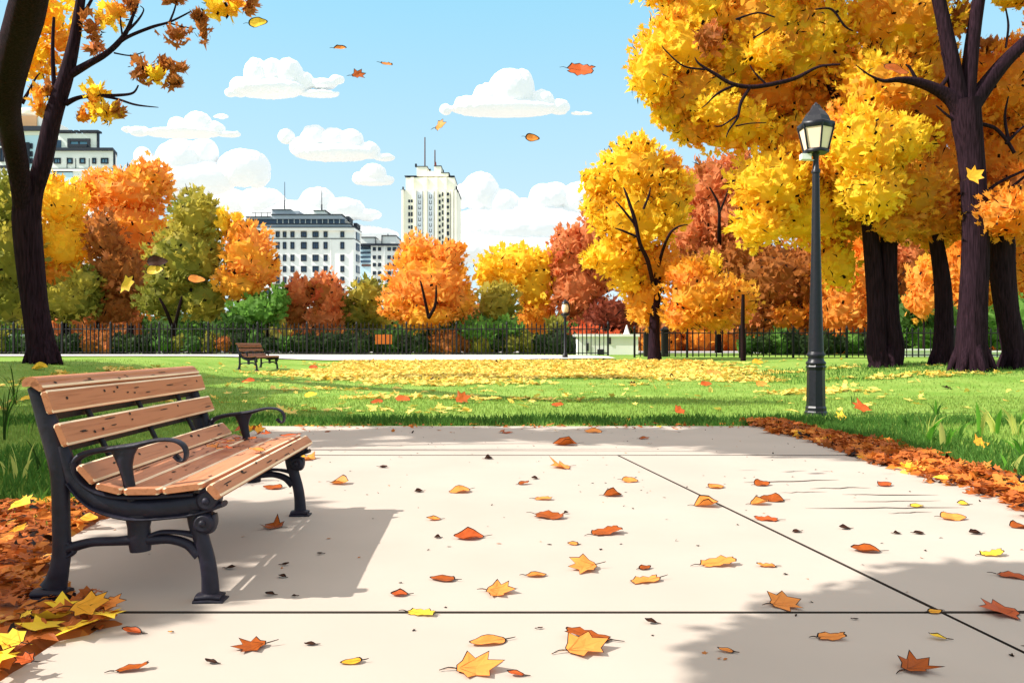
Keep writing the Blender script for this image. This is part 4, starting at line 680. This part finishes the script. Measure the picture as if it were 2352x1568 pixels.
shade_tree('tree far left that shades the lawn around the forked tree', -19, 13, 8, [(-5.0, 12.2, .9), (-6.6, 11.4, 1.1), (-10, 22.5, 1.6), (-12.5, 22, 1.8), (-7.4, 22.6, 1.2), (-5.4, 13.5, 1.3), (-6.8, 15.6, 1.6), (-8, 12.6, 1.5), (-8.2, 18, 1.7), (-10.5, 15, 1.8), (-11, 19, 1.8), (-9.0, 20.8, 1.4), (-5.6, 17.6, .9)], 7.2, .3)
# ------------------------------------------------------------------ grass
def blades(name, pts, hgt, wid, cols, lean=.45):
    n = len(pts); a = NR.uniform(0, 2*math.pi, n); hh = hgt*NR.uniform(.5, 1.3, n); ww = wid*NR.uniform(.6, 1.3, n); d = np.stack([np.cos(a), np.sin(a), np.zeros(n)], 1); s = np.stack([-np.sin(a), np.cos(a), np.zeros(n)], 1); up = np.array([0, 0, 1.])
    ln = lean*NR.uniform(.2, 1, n)
    P0 = pts-s*ww[:, None]/2; P1 = pts+s*ww[:, None]/2; M = pts+up*hh[:, None]*.6+d*(hh*ln*.35)[:, None]; M0 = M-s*ww[:, None]*.35; M1 = M+s*ww[:, None]*.35; Tp = pts+up*hh[:, None]+d*(hh*ln)[:, None]
    b = Buf(); V = np.stack([P0, P1, M1, Tp, M0], 1).reshape(-1, 3); b.add(V, np.arange(n*5).reshape(-1, 5), cols); return b
def gcol(P, base):
    k = np.array([noise.noise(Vector(p)*.8) for p in P]); c = np.array(base)*(1+NR.uniform(-.22, .22, (len(P), 1))); c[k > .25] *= 1.12; return c
def onlawn(x, y): return not (y < 10.55 and left_edge(y)-.05 < x < XR+.1)
def scatter(n, x0, x1, y0, y1, f=None):
    out = []
    while len(out) < n:
        x, y = R.uniform(x0, x1), R.uniform(y0, y1)
        if onlawn(x, y) and (f is None or R.random() < f(x, y)): out.append((x, y, ground(x, y)-.012))
    return np.array(out)
infr = lambda x, y: 1.0 if abs(x) < .68*y+.6 else 0.0
P1 = np.concatenate([scatter(26000, -9, 10, 10.5, 16, infr), scatter(16000, -14, 14, 15, 26, infr), scatter(9000, -6.5, -2.2, 4.6, 10.6, infr), scatter(7000, 3.55, 8, 5, 10.6, infr)])
GR = srgb(146, 170, 82)
tag(blades('grass', P1, .05, .016, gcol(P1, GR)).build('grass', LEAF), 'short green lawn grass', 'grass', kind='stuff')
edge = lambda x, y: max(0, 1-abs(y-11.0-.45*noise.noise((x*.9, 0, 0)))/.75) if y > 10.4 else 1
P2 = np.concatenate([scatter(9000, -8, 9, 10.5, 11.9, edge), scatter(3500, 3.9, 6.4, 5.2, 10.6, lambda x, y: sst(6.4, 4.4, x) if False else max(0, 1-(x-3.9)/1.6)), scatter(2600, -5, -2.3, 5.2, 8, infr), scatter(3000, 7, 17, 20, 26, lambda x, y: .5+.5*noise.noise((x, y, 0)))])
tag(blades('shade_fringe_grass', P2, .10, .02, gcol(P2, srgb(92, 132, 56)), .6).build('shade_fringe_grass', LEAF), 'longer grass fringe along the paving edge with shade painted into its darker green', 'grass', kind='stuff')  # shade along the lawn edge is put into the blade colour
def tuft_thing(px, py, hpx, n, label, col, group, name='grass_tuft', spread=.5, wide=.03):
    p = hit(px, py); s = p.y/F; b = Buf(); r = random.Random(px)
    for k in range(n):
        a = r.uniform(0, 6.28); hh = hpx*s*r.uniform(.55, 1.05); ln = r.uniform(.15, spread)*hh; w0 = wide*r.uniform(.6, 1.2); d = np.array([math.cos(a), math.sin(a), 0]); q = np.array(p)+d*r.uniform(0, .05); sv = np.array([-d[1]*.5+.5, d[0]*.4, 0]); V = []
        for j in range(7):
            u = j/6; c = q+d*ln*u**2+np.array([0, 0, hh*(u-.22*u**3*(ln/hh)*2)]); wv = w0*(1-u**2.2)*(.5+u*.9)*.5+.0006; V += [c-sv*wv, c+d*wv*.3, c+sv*wv]
        cc = np.array(col)*r.uniform(.75, 1.15) if r.random() < .6 else np.array(srgb(110, 170, 56))
        b.add(V, [[3*j+i, 3*j+i+1, 3*j+i+4, 3*j+i+3] for j in range(6) for i in (0, 1)], cc, smooth=True)
    tag(b.build(name, LEAF, origin=p), label, 'plant', group)
PALE = srgb(222, 222, 120)
for a in ((2126, 1022, 84, 8, 'pale green grass tuft behind the leaf strip, leftmost of those at the right'), (2168, 1034, 70, 6, 'small pale grass tuft right at the leaf strip below the leftmost tuft'), (2252, 1006, 92, 8, 'tall pale grass tuft in the middle of those at the right'), (2286, 996, 80, 6, 'pale grass tuft just right of the tallest one'), (2334, 1000, 84, 6, 'pale grass tuft at the right edge of the photo'), (2316, 1088, 62, 5, 'curved pale grass shoot growing out of the right leaf strip')):
    tuft_thing(*a, PALE, 'pale grass tufts at the right', wide=.085)
for a in ((16, 1092, 76, 6, 'pale grass tuft cut by the left edge of the photo'), (44, 1104, 96, 5, 'curling pale shoot in the dark grass left of the bench')): tuft_thing(*a, PALE, 'pale grass tufts at the left', wide=.045)
for a in ((14, 960, 120, 9, 'dark withered weed stalks at the left edge of the photo'), (62, 1000, 90, 6, 'dark thin weed stalks beside the bench back'), (1958, 930, 40, 7, 'dark thin weed by the lamp in the right grass')): tuft_thing(*a, srgb(52, 72, 26), 'dark weeds in the grass', 'weed', .5, .018)
# ------------------------------------------------------------------ leaf litter that nobody could count
def litter(name, label, pts, size, pal, lift, tilt=.35, freq=3, seed=1, ink=.06):
    n = len(pts); N = np.array([0, 0, 1])+NR.normal(size=(n, 3))*tilt; T = unit(n)*[1, 1, .25]; pts = pts+np.stack([np.zeros(n), np.zeros(n), NR.uniform(.005, 1, n)*lift], 1)
    c = palcol(pts, pal, freq, seed); k = NR.random(n) < ink; c[k] = INK
    b = Buf(); leaves(b, pts, T, N, size*NR.uniform(.6, 1.35, n), c, [maple(6, 2), pointed(), maple(5, 7)]); return b
PAL['lit'] = [(srgb(146, 78, 32), .28), (srgb(182, 98, 42), .28), (srgb(208, 124, 50), .24), (O, .1), (Y2, .12)]; PAL['ylw'] = [(srgb(238, 206, 104), .8), (srgb(236, 194, 84), .2)]
def reg(n, f, x0, x1, y0, y1):
    out = []
    while len(out) < n:
        x, y = R.uniform(x0, x1), R.uniform(y0, y1)
        if R.random() < f(x, y): out.append((x, y, 0 if not onlawn(x, y) else ground(x, y)))
    return np.array(out)
def fL(x, y): e = left_edge(y)+.14*noise.noise((0, y*1.7, 1))+.10*noise.noise((0, y*6, 4))+.14*math.exp(-((y-3.05)/.16)**2); return 1.0 if x < e and y < 5.3+.2*noise.noise((x*3, 0, 0)) else 0
def fR(x, y):
    c = 3.62+.12*noise.noise((0, y*1.5, 7))-.22*sst(8.2, 10.6, y); k = max(0, 1-(abs(x-c)/(.42+.14*noise.noise((0, y*4, 2))-.12*sst(8, 10.6, y)))**2); return k*(.45+.55*(1 if noise.noise((x*2.4, y*2.4, 3)) > -.12 else 0))
mb = Buf()
for f, x0, x1, ya, yb, ny in ((fL, -4.2, -1.3, 2.0, 5.5, 70), (fR, 2.7, 4.2, 4.6, 10.9, 110)):
    nxx = 44; V = []
    for j in range(ny+1):
        for i in range(nxx+1):
            x = x0+(x1-x0)*i/nxx; y = ya+(yb-ya)*j/ny; k = min(1, f(x, y))
            V.append((x, y, -.035+k*(.055+.012*noise.noise((x*9, y*9, 0)))))
    V = np.array(V); Q = np.array([[j*(nxx+1)+i, j*(nxx+1)+i+1, (j+1)*(nxx+1)+i+1, (j+1)*(nxx+1)+i] for j in range(ny) for i in range(nxx)]); keep = V[Q][:, :, 2].max(1) > .0; Q = Q[keep]; mb.add(V, Q, palcol(V[Q].mean(1), 'lit', 4, 3)*.8)
tag(mb.build('leaf_heap', DRY), 'brown mat of rotting leaves along the paving edges', 'leaf litter', kind='stuff')
tag(litter('a', '', reg(4600, fL, -4.2, -1.3, 2.0, 5.5), .085, 'lit', .05, seed=4).build('leaf_litter', DRY), 'thick orange and brown leaf litter under the left of the bench', 'leaf litter', kind='stuff')
tag(litter('a', '', reg(4200, fR, 2.6, 4.3, 4.8, 10.9), .10, 'lit', .07, .5, seed=5).build('leaf_litter', DRY), 'strip of orange and brown leaves along the right paving edge', 'leaf litter', kind='stuff')
P = reg(34, lambda x, y: fL(x, y) if y < 2.62 or (x > -1.78 and y > 2.9) else 0, -2.4, -1.3, 2.1, 3.2)
tag(litter('a', '', P, .17, 'yel', .07, .3, seed=21, ink=0).build('leaf_litter', DRY), 'large yellow leaves on the litter in the bottom left corner', 'leaf litter', kind='stuff')
def fY(x, y):
    n1 = noise.noise((x*.22, y*.75, 2))+.45*noise.noise((x*.9, y*2.2, 5)); far_ = sst(19, 26, y)*(1-sst(6, 9, abs(x-.5)))*(1-sst(32.5, 33.5, y)); mid = sst(11.6, 15, y)*(1-sst(25, 33, y))*(1-sst(9, 14, abs(x)))
    return min(1, (1.0 if n1+far_*1.0 > .33 else 0)*max(far_, mid*.6)+.014*mid)
tag(litter('a', '', reg(17000, fY, -11, 13, 11.4, 33.8), .21, 'ylw', .05, .22, seed=6, ink=.01).build('leaf_carpet', DRY), 'carpet of fallen yellow leaves on the far lawn', 'leaf litter', kind='stuff')
P = reg(260, lambda x, y: 1 if left_edge(y)+.1 < x < 3.3 else 0, -3, 3.4, 2.4, 10.4)
tag(litter('a', '', P, .024, 'bro', .004, .15, seed=8, ink=.75).build('leaf_crumbs', DRY), 'tiny dark leaf crumbs scattered on the paving', 'leaf litter', kind='stuff')
P = reg(170, lambda x, y: 1 if y > 10.2 else .12, -2.9, 3.4, 9.6, 10.75)
tag(litter('a', '', P, .075, 'lit', .02, .3, seed=9).build('leaf_litter', DRY), 'scattered leaves along the far paving edge', 'leaf litter', kind='stuff')
# ------------------------------------------------------------------ fallen leaves one can point at
LC = {'orange': srgb(242, 150, 70), 'brown': srgb(172, 84, 26), 'rust': srgb(200, 92, 40), 'yellow': srgb(254, 208, 66), 'gold': srgb(246, 172, 50), 'dark': srgb(70, 40, 26)}
def outline(kind, r):
    pts = []
    if kind == 'maple':
        for a, l in ((0, 1), (28, .62), (48, .9), (72, .5), (98, .76), (128, .42), (160, .5)): pts.append((a, l*r.uniform(.88, 1.1)))
        pts = [(math.radians(a), l) for a, l in pts]; pts = pts+[(2*math.pi-a, l*r.uniform(.88, 1.1)) for a, l in pts[::-1] if a > 0]; return [(l*math.cos(a)*.52+.06, l*math.sin(a)*.62) for a, l in pts]
    if kind == 'oval':
        n = 18; return [(.5*math.cos(a), .27*math.sin(a)*(1-.35*math.cos(a))*r.uniform(.93, 1.05)) for a in [2*math.pi*i/n for i in range(n)]]
    if kind == 'curl':
        n = 16; return [(.5*math.cos(a), .22*math.sin(a)*(1-.3*math.cos(2*a))*r.uniform(.85, 1.1)) for a in [2*math.pi*i/n for i in range(n)]]
    top = [(.5, .0), (.44, .09), (.5, .16), (.36, .2), (.3, .16), (.18, .25), (.02, .2), (-.14, .26), (-.3, .2), (-.4, .22), (-.46, .1), (-.52, .0)]; bot = [(-.42, -.06), (-.47, -.14), (-.32, -.2), (-.2, -.17), (-.04, -.25), (.1, -.19), (.22, -.24), (.34, -.15), (.46, -.13)]
    return [(x*r.uniform(.93, 1.06), y*r.uniform(.85, 1.12)) for x, y in top+bot]
def leafobj(kind, w, col, seed, asp=1.0, stem=True, rim=.0055):
    r = random.Random(seed); b = Buf(); o = np.array(outline(kind, r)); o[:, 1] *= asp; n = len(o); c = o.mean(0)
    cu = {'maple': .35, 'oval': .6, 'curl': 1.7, 'torn': .45}[kind]*r.uniform(.7, 1.3); ex = r.uniform(.1, .35)*(2 if kind == 'curl' else 1); wob = r.uniform(0, 6)
    def z(p): return cu*p[1]**2+ex*max(0, p[0])**2+.03*math.sin(p[0]*9+wob)*abs(p[1])*4
    rw = min(.11, rim/w); rings = [o, c+(o-c)*(1-rw*2.2), c+(o-c)*.55]; V = [(p[0]*w, p[1]*w, z(p)*w) for q in rings for p in q]+[(c[0]*w, c[1]*w, z(c)*w-.02*w)]
    col = np.array(col)
    b.add(V, [[i, (i+1) % n, n+(i+1) % n, n+i] for i in range(n)], INK*.6)
    b.add(V, [[n+i, n+(i+1) % n, 2*n+(i+1) % n, 2*n+i] for i in range(n)], col*NR.uniform(.88, 1.06, (n, 1))); b.add(V, [[2*n+i, 2*n+(i+1) % n, 3*n] for i in range(n)], col*NR.uniform(.9, 1.02, (n, 1)))
    for e in ([(.46, 0), (.28, .3), (.28, -.3)] if kind == 'maple' else [(.4, 0)]):   # veins
        p0, p1 = np.array([-.42, 0]) if e[1] == 0 else np.array([-.12, 0]), np.array(e); q = []; d = p1-p0; nn = np.array([-d[1], d[0]])/np.linalg.norm(d)*.0011/w
        for u in (0, .25, .5, .75, 1):
            p = p0+d*u; 
            for sg in (-1, 1): pp = p+nn*sg*(1.1-u); q.append((pp[0]*w, pp[1]*w, z(p)*w+.0016))
        b.add(q, [[2*i, 2*i+1, 2*i+3, 2*i+2] for i in range(4)], col*.45)
    if stem:
        x0 = o[:, 0].min()*w; P, W = smoothpath([(x0+.02*w, 0, z((o[:, 0].min(), 0))*w), (x0-.12*w, .02*w, .02*w), (x0-.26*w, -.02*w, .012*w)], [.0022, .0018, .0012], 3); tube(b, P, W, 5, INK*1.3)
    return b
def ground_leaf(px, py, wpx, kind, col, label, group='fallen leaves on the paving', yaw=None, tilt=None, lift=0, asp=None):
    p = hit(px, py); paving = not onlawn(p.x, p.y); w = wpx*p.y/F*(1.0 if kind != 'curl' else 1.02); r = random.Random(int(px*7+py))
    a = asp or min(1.5, max(.75, r.uniform(.85, 1.15)*min(1.4, p.y/3.4)))
    b = leafobj(kind, w, LC[col]*r.uniform(.9, 1.08), int(px+py*3), a); V = np.concatenate(b.V); tl = tilt if tilt is not None else r.uniform(.06, .26)
    yw = (yaw if yaw is not None else r.uniform(-.45, .45)+(math.pi if r.random() < .45 else 0))
    Rm = np.array(Matrix.Rotation(tl, 3, 'X') @ Matrix.Rotation(r.uniform(-.08, .08), 3, 'Y') @ Matrix.Rotation(yw, 3, 'Z'))
    zmin = (V@Rm.T)[:, 2].min(); b.V = [v@Rm.T-np.array([0, 0, zmin]) for v in b.V]
    o = b.build('fallen_leaf', DRY, local=True); o.location = (p.x, p.y, (0 if paving else p.z)+.003+lift); tag(o, label, 'leaf', group); return o
for a in ((8, 1010, 150, 12, 'tall dark weed clump beside the bench back at the left edge'), (34, 930, 110, 9, 'dark weed clump below the forked tree at the left'), (96, 1085, 90, 8, 'dark weed stalks just left of the bench back post')): tuft_thing(*a, srgb(58, 84, 34), 'dark weeds in the grass', 'weed', .5, .03)
for a in ((2200, 1010, 60, 12, 'rough dark grass clump between the tall pale tufts'), (2150, 960, 50, 12, 'rough dark grass clump beyond the leftmost pale tuft'), (2346, 1050, 80, 12, 'rough dark grass clump at the right edge of the photo'), (2080, 985, 46, 10, 'rough dark grass clump right of the lamp foot')): tuft_thing(*a, srgb(84, 124, 52), 'rough grass clumps at the right', 'grass_tuft', .7, .05)
GL = [(1298, 1073, 64, 'maple', 'orange', 'largest orange leaf just nearer than the far paving joint'), (1055, 1130, 50, 'oval', 'orange', 'smooth pointed orange leaf midway between bench and the slanting joint'), (780, 1111, 46, 'curl', 'orange', 'orange leaf with a thin stem right of the bench seat'),
(1203, 1113, 28, 'oval', 'brown', 'tiny brown leaf up the paving left of the orange maple leaf'), (1447, 1106, 38, 'oval', 'orange', 'slim orange leaf beside the top of the slanting joint'), (1407, 1138, 44, 'curl', 'brown', 'flat brown curled leaf below the slim orange leaf'), (1248, 1147, 42, 'torn', 'orange', 'small ragged orange leaf above the big brown torn leaf'),
(1262, 1190, 72, 'torn', 'brown', 'brown torn leaf at the middle of the paving'), (996, 1195, 34, 'curl', 'orange', 'little curled orange leaf right of the bench shadow tip'), (1077, 1237, 70, 'curl', 'rust', 'folded rust leaf with tapering right end'), (1394, 1227, 78, 'torn', 'brown', 'long dark brown leaf lying left of the slanting joint'),
(1016, 1332, 62, 'oval', 'brown', 'brown diamond shaped leaf near the front joint'), (1134, 1360, 86, 'maple', 'orange', 'broad orange leaf with long stem above the front joint'), (1231, 1325, 50, 'curl', 'orange', 'curled orange leaf with an upturned tip'), (1353, 1308, 94, 'maple', 'orange', 'jagged orange maple leaf right of the curled upturned one'), (1484, 1335, 76, 'torn', 'orange', 'blunt orange leaf with frayed right end'),
(1482, 1307, 32, 'oval', 'brown', 'tiny brown leaf above the blunt frayed leaf'), (918, 1367, 42, 'curl', 'rust', 'little rust sliver leaf nearest the bench shadow corner'), (968, 1413, 72, 'torn', 'yellow', 'yellow oblong leaf lying on the front joint'), (1120, 1478, 92, 'oval', 'orange', 'pointed orange leaf nearer than the front joint'),
(1350, 1470, 112, 'torn', 'brown', 'big brown leaf overlapped by an orange one at the front'), (1322, 1498, 140, 'maple', 'orange', 'big orange leaf lying against the big brown leaf at the front'), (1072, 1540, 150, 'maple', 'orange', 'largest orange leaf at the bottom edge of the photo'), (807, 1525, 52, 'oval', 'gold', 'small golden leaf near the bottom edge left of the largest leaf'),
(592, 1488, 104, 'maple', 'brown', 'big brown maple leaf in front of the bench leg'), (304, 1540, 72, 'torn', 'brown', 'brown leaf with long stem at the bottom left'), (303, 1457, 56, 'curl', 'rust', 'narrow rolled rust leaf below the leaf litter'), (637, 1211, 58, 'maple', 'brown', 'brown leaf lying in the bench shadow'),
(1622, 1162, 56, 'curl', 'orange', 'wavy orange leaf just left of the slanting joint'), (1772, 1150, 56, 'oval', 'brown', 'dark brown leaf on top of a pair right of the slanting joint'), (1744, 1158, 46, 'curl', 'orange', 'orange leaf tucked below the dark brown leaf of the pair'), (1646, 1120, 42, 'oval', 'orange', 'little orange leaf beyond the wavy orange leaf'), (1751, 1115, 38, 'oval', 'brown', 'small brown leaf straight beyond the pair'), (2033, 1116, 36, 'oval', 'rust', 'small rust leaf among the hairline cracks at the right'),
(1760, 1195, 54, 'torn', 'rust', 'rust leaf lying across the slanting joint'), (1650, 1300, 86, 'torn', 'orange', 'long orange leaf with spiked left end'), (1760, 1301, 46, 'torn', 'orange', 'short orange leaf right of the long spiked one'), (1988, 1268, 64, 'curl', 'brown', 'dark brown folded leaf right of the slanting joint'), (2190, 1192, 58, 'oval', 'orange', 'pointed orange leaf below the cracks at the right'),
(2280, 1276, 54, 'torn', 'yellow', 'yellow torn leaf at the top of the shade on the right'), (1787, 1392, 102, 'maple', 'orange', 'spiky orange leaf heap-like on the front joint at the right'), (1910, 1467, 68, 'torn', 'orange', 'orange leaf in the shade nearer than the front joint'), (1667, 1498, 40, 'oval', 'orange', 'little orange leaf at the left of the front shade'),
(2154, 1471, 42, 'curl', 'yellow', 'small yellow curled leaf in the front shade'), (2094, 1540, 114, 'maple', 'brown', 'big brown leaf at the bottom right'), (2312, 1410, 120, 'maple', 'rust', 'big rust leaf cut by the right edge near the front joint'), (2330, 1326, 68, 'torn', 'rust', 'rust leaf at the right edge above the big cut one'), (2332, 1151, 66, 'oval', 'rust', 'rust leaf just below the right leaf strip'), (2338, 1212, 42, 'curl', 'brown', 'bent brown leaf at the right edge of the paving'),
(2148, 1408, 36, 'oval', 'gold', 'golden leaf where the slanting joint crosses the front joint'), (2106, 1163, 30, 'oval', 'yellow', 'tiny yellow leaf on a hairline crack'), (2212, 1160, 28, 'curl', 'yellow', 'tiny yellow curl at the end of the longest crack'), (1362, 993, 42, 'oval', 'orange', 'orange leaf in the shade beyond the far joint'), (1298, 1022, 56, 'curl', 'brown', 'thin brown leaf on the shade edge beyond the far joint'), (1166, 995, 26, 'oval', 'rust', 'tiny rust leaf in the far shade'),
(626, 1122, 46, 'oval', 'brown', 'brown leaf under the far end of the bench seat'), (716, 1055, 46, 'maple', 'orange', 'orange leaf at the front corner of the bench seat'), (690, 1050, 30, 'oval', 'gold', 'golden scrap beside the far bench leg'), (1480, 1008, 24, 'oval', 'brown', 'tiny brown leaf beyond the top of the slanting joint'), (1316, 1252, 26, 'oval', 'orange', 'tiny pale orange sliver in the middle of the paving'), (391, 1456, 12, 'oval', 'gold', 'pale curved scrap right of the rolled rust leaf'), (1185, 1557, 44, 'curl', 'rust', 'broken rust scrap right of the largest front leaf')]
for a in GL: ground_leaf(*a)
for px, py, w_ in ((530, 1307, 26), (655, 1299, 20), (648, 1326, 22), (620, 1368, 24), (735, 1275, 16), (676, 1372, 14)): ground_leaf(px, py, w_, 'curl', 'dark', 'small shrivelled black leaf in the bench shadow', 'black leaf bits in the bench shadow')
for px, py, w_ in ((880, 1074, 22), (962, 1130, 20), (1122, 1054, 20), (1228, 1100, 16), (1940, 1215, 28), (2060, 1226, 18), (2110, 1227, 24), (2240, 1226, 30), (1830, 1222, 24), (1495, 1435, 30), (1300, 1180, 12), (1005, 1237, 16), (1240, 1447, 16), (485, 1524, 34), (713, 1482, 30), (1965, 1425, 14)): ground_leaf(px, py, w_, 'curl', 'dark', 'small shrivelled dark leaf bit lying on the sunlit paving', 'dark leaf bits on the paving')
for px, py, w_, k, c, lab in ((865, 926, 30, 'oval', 'rust', 'rust leaf on the lawn left of two brown ones'), (926, 921, 38, 'oval', 'rust', 'flat rust leaf on the lawn between two others'), (1056, 924, 46, 'maple', 'brown', 'largest brown leaf on the middle of the lawn'), (1280, 933, 30, 'torn', 'rust', 'rust leaf on the lawn right of the largest brown one'), (570, 879, 30, 'oval', 'rust', 'brown leaf on the grass below the far bench'), (1556, 951, 34, 'maple', 'rust', 'red brown leaf near the grass edge left of the street lamp'), (1984, 945, 50, 'maple', 'rust', 'big red brown leaf on the grass right of the street lamp foot'), (1750, 886, 28, 'oval', 'orange', 'orange leaf on the lawn left of the street lamp'), (1622, 886, 26, 'oval', 'rust', 'small rust leaf on the lawn left of the orange one'), (1640, 862, 34, 'torn', 'orange', 'orange leaf far up the lawn'), (1888, 942, 22, 'oval', 'brown', 'small brown leaf at the foot of the street lamp'), (1740, 836, 26, 'oval', 'gold', 'golden leaf on the far lawn near the thin trunk'), (714, 912, 30, 'oval', 'yellow', 'yellow leaf on the lawn right of the bench back'), (1440, 972, 22, 'maple', 'gold', 'golden leaf on the grass edge at the middle'), (2245, 1030, 46, 'maple', 'gold', 'golden leaf standing among the right grass tufts'), (1938, 966, 38, 'maple', 'yellow', 'yellow leaf at the top of the right leaf strip'), (720, 846, 22, 'oval', 'rust', 'small rust leaf on the lawn right of the far bench'), (92, 848, 34, 'curl', 'yellow', 'yellow curled leaf at the foot of the forked tree'), (57, 920, 34, 'maple', 'yellow', 'yellow leaf caught in the weeds at the left')):
    ground_leaf(px, py, w_, k, c, lab, 'fallen leaves on the grass', tilt=.5)
for px, py, w_, k, c, lab in ((190, 1432, 120, 'maple', 'gold', 'big golden leaf at the right end of the left leaf litter'), (245, 1428, 80, 'maple', 'orange', 'orange leaf right of the big golden litter leaf'), (54, 1452, 44, 'maple', 'yellow', 'small bright yellow star leaf on the left litter'), (36, 1520, 110, 'maple', 'yellow', 'big yellow leaf in the bottom left corner'), (40, 1185, 60, 'maple', 'yellow', 'yellow leaf at the top of the left litter'), (40, 1240, 44, 'maple', 'gold', 'golden leaf on the left litter beside the bench foot'), (66, 1560, 70, 'maple', 'rust', 'rust leaf cut by the bottom edge at the left'), (206, 1215, 50, 'oval', 'gold', 'golden leaf seen through the bench end frame')):
    ground_leaf(px, py, w_, k, c, lab, 'big leaves on the left litter', lift=.05, tilt=.35)
M = Matrix.Translation(bench.location) @ Matrix.Rotation(BR_ROT, 4, 'Z')   # leaves lying on the bench seat, in bench coordinates
for k in range(15):
    u = R.uniform(.02, .31); v = R.uniform(.85, 1.68); w_ = R.uniform(.07, .12); kk = R.choice(('maple', 'oval', 'torn')); cc = R.choice(('rust', 'orange', 'brown', 'rust'))
    o = leafobj(kk, w_, LC[cc], 900+k, 1.0, k % 3 == 0).build('fallen_leaf', DRY, local=True); o.location = M @ Vector((u, v, .512-.04*max(0, u-.2)+.003*k*.3)); o.rotation_euler = (R.uniform(-.12, .12), R.uniform(-.1, .1), R.uniform(0, 6.28)); tag(o, 'dry brown leaf lying on the wooden seat of the large bench', 'leaf', 'dry leaves on the bench seat')
for k in range(9):
    p = hit(545+R.uniform(0, 60), 992+R.uniform(-6, 12)); o = leafobj('maple', R.uniform(.13, .19), LC[R.choice(('orange', 'rust', 'gold'))], 950+k).build('fallen_leaf', DRY, local=True); o.location = (p.x, p.y-.3*R.random(), .03+.012*k); o.rotation_euler = (R.uniform(.1, .7), R.uniform(-.3, .3), R.uniform(0, 6.28)); tag(o, 'orange leaf in the small heap beyond the far armrest of the bench', 'leaf', 'leaf heap beyond the far armrest')
for px, py, w_, k, c, lab, D_ in ((593, 52, 34, 'oval', 'yellow', 'yellow leaf falling past the branch tips at the top left', 6), (781, 111, 24, 'curl', 'orange', 'small orange leaf falling above the three-domed cloud', 6), (817, 173, 36, 'maple', 'brown', 'brown leaf falling at the right end of the three-domed cloud', 6), (888, 147, 22, 'torn', 'orange', 'small orange scrap falling right of the three-domed cloud', 6), (1334, 161, 50, 'torn', 'rust', 'largest leaf falling in the open sky', 6), (1006, 291, 34, 'maple', 'orange', 'orange leaf falling above the tower antenna', 6), (1223, 317, 26, 'oval', 'orange', 'orange leaf falling between the tower and the yellow trees', 6),
    (286, 655, 46, 'maple', 'yellow', 'yellow leaf falling in front of the narrow dark brown tree', 8), (356, 620, 36, 'oval', 'yellow', 'yellow leaf falling before the olive green tree', 8), (362, 600, 36, 'oval', 'dark', 'dark leaf falling just above a yellow one', 8), (452, 641, 32, 'oval', 'orange', 'orange leaf falling in front of the round olive tree', 8), (2232, 405, 40, 'maple', 'gold', 'golden leaf falling in front of the biggest trunk', 9), (2058, 160, 44, 'oval', 'brown', 'brown leaf falling beside the left limb of the biggest tree', 9)):
    o = leafobj(k, 1.3*w_*D_/F, LC[c], int(px), 1.0, rim=.009).build('falling_leaf', DRY, local=True); o.location = at(px, py, D_); r = random.Random(px); o.rotation_euler = (1.1+r.uniform(-.35, .35), r.uniform(-.5, .5), r.uniform(-.4, .4)); tag(o, lab, 'leaf', 'leaves falling through the air')
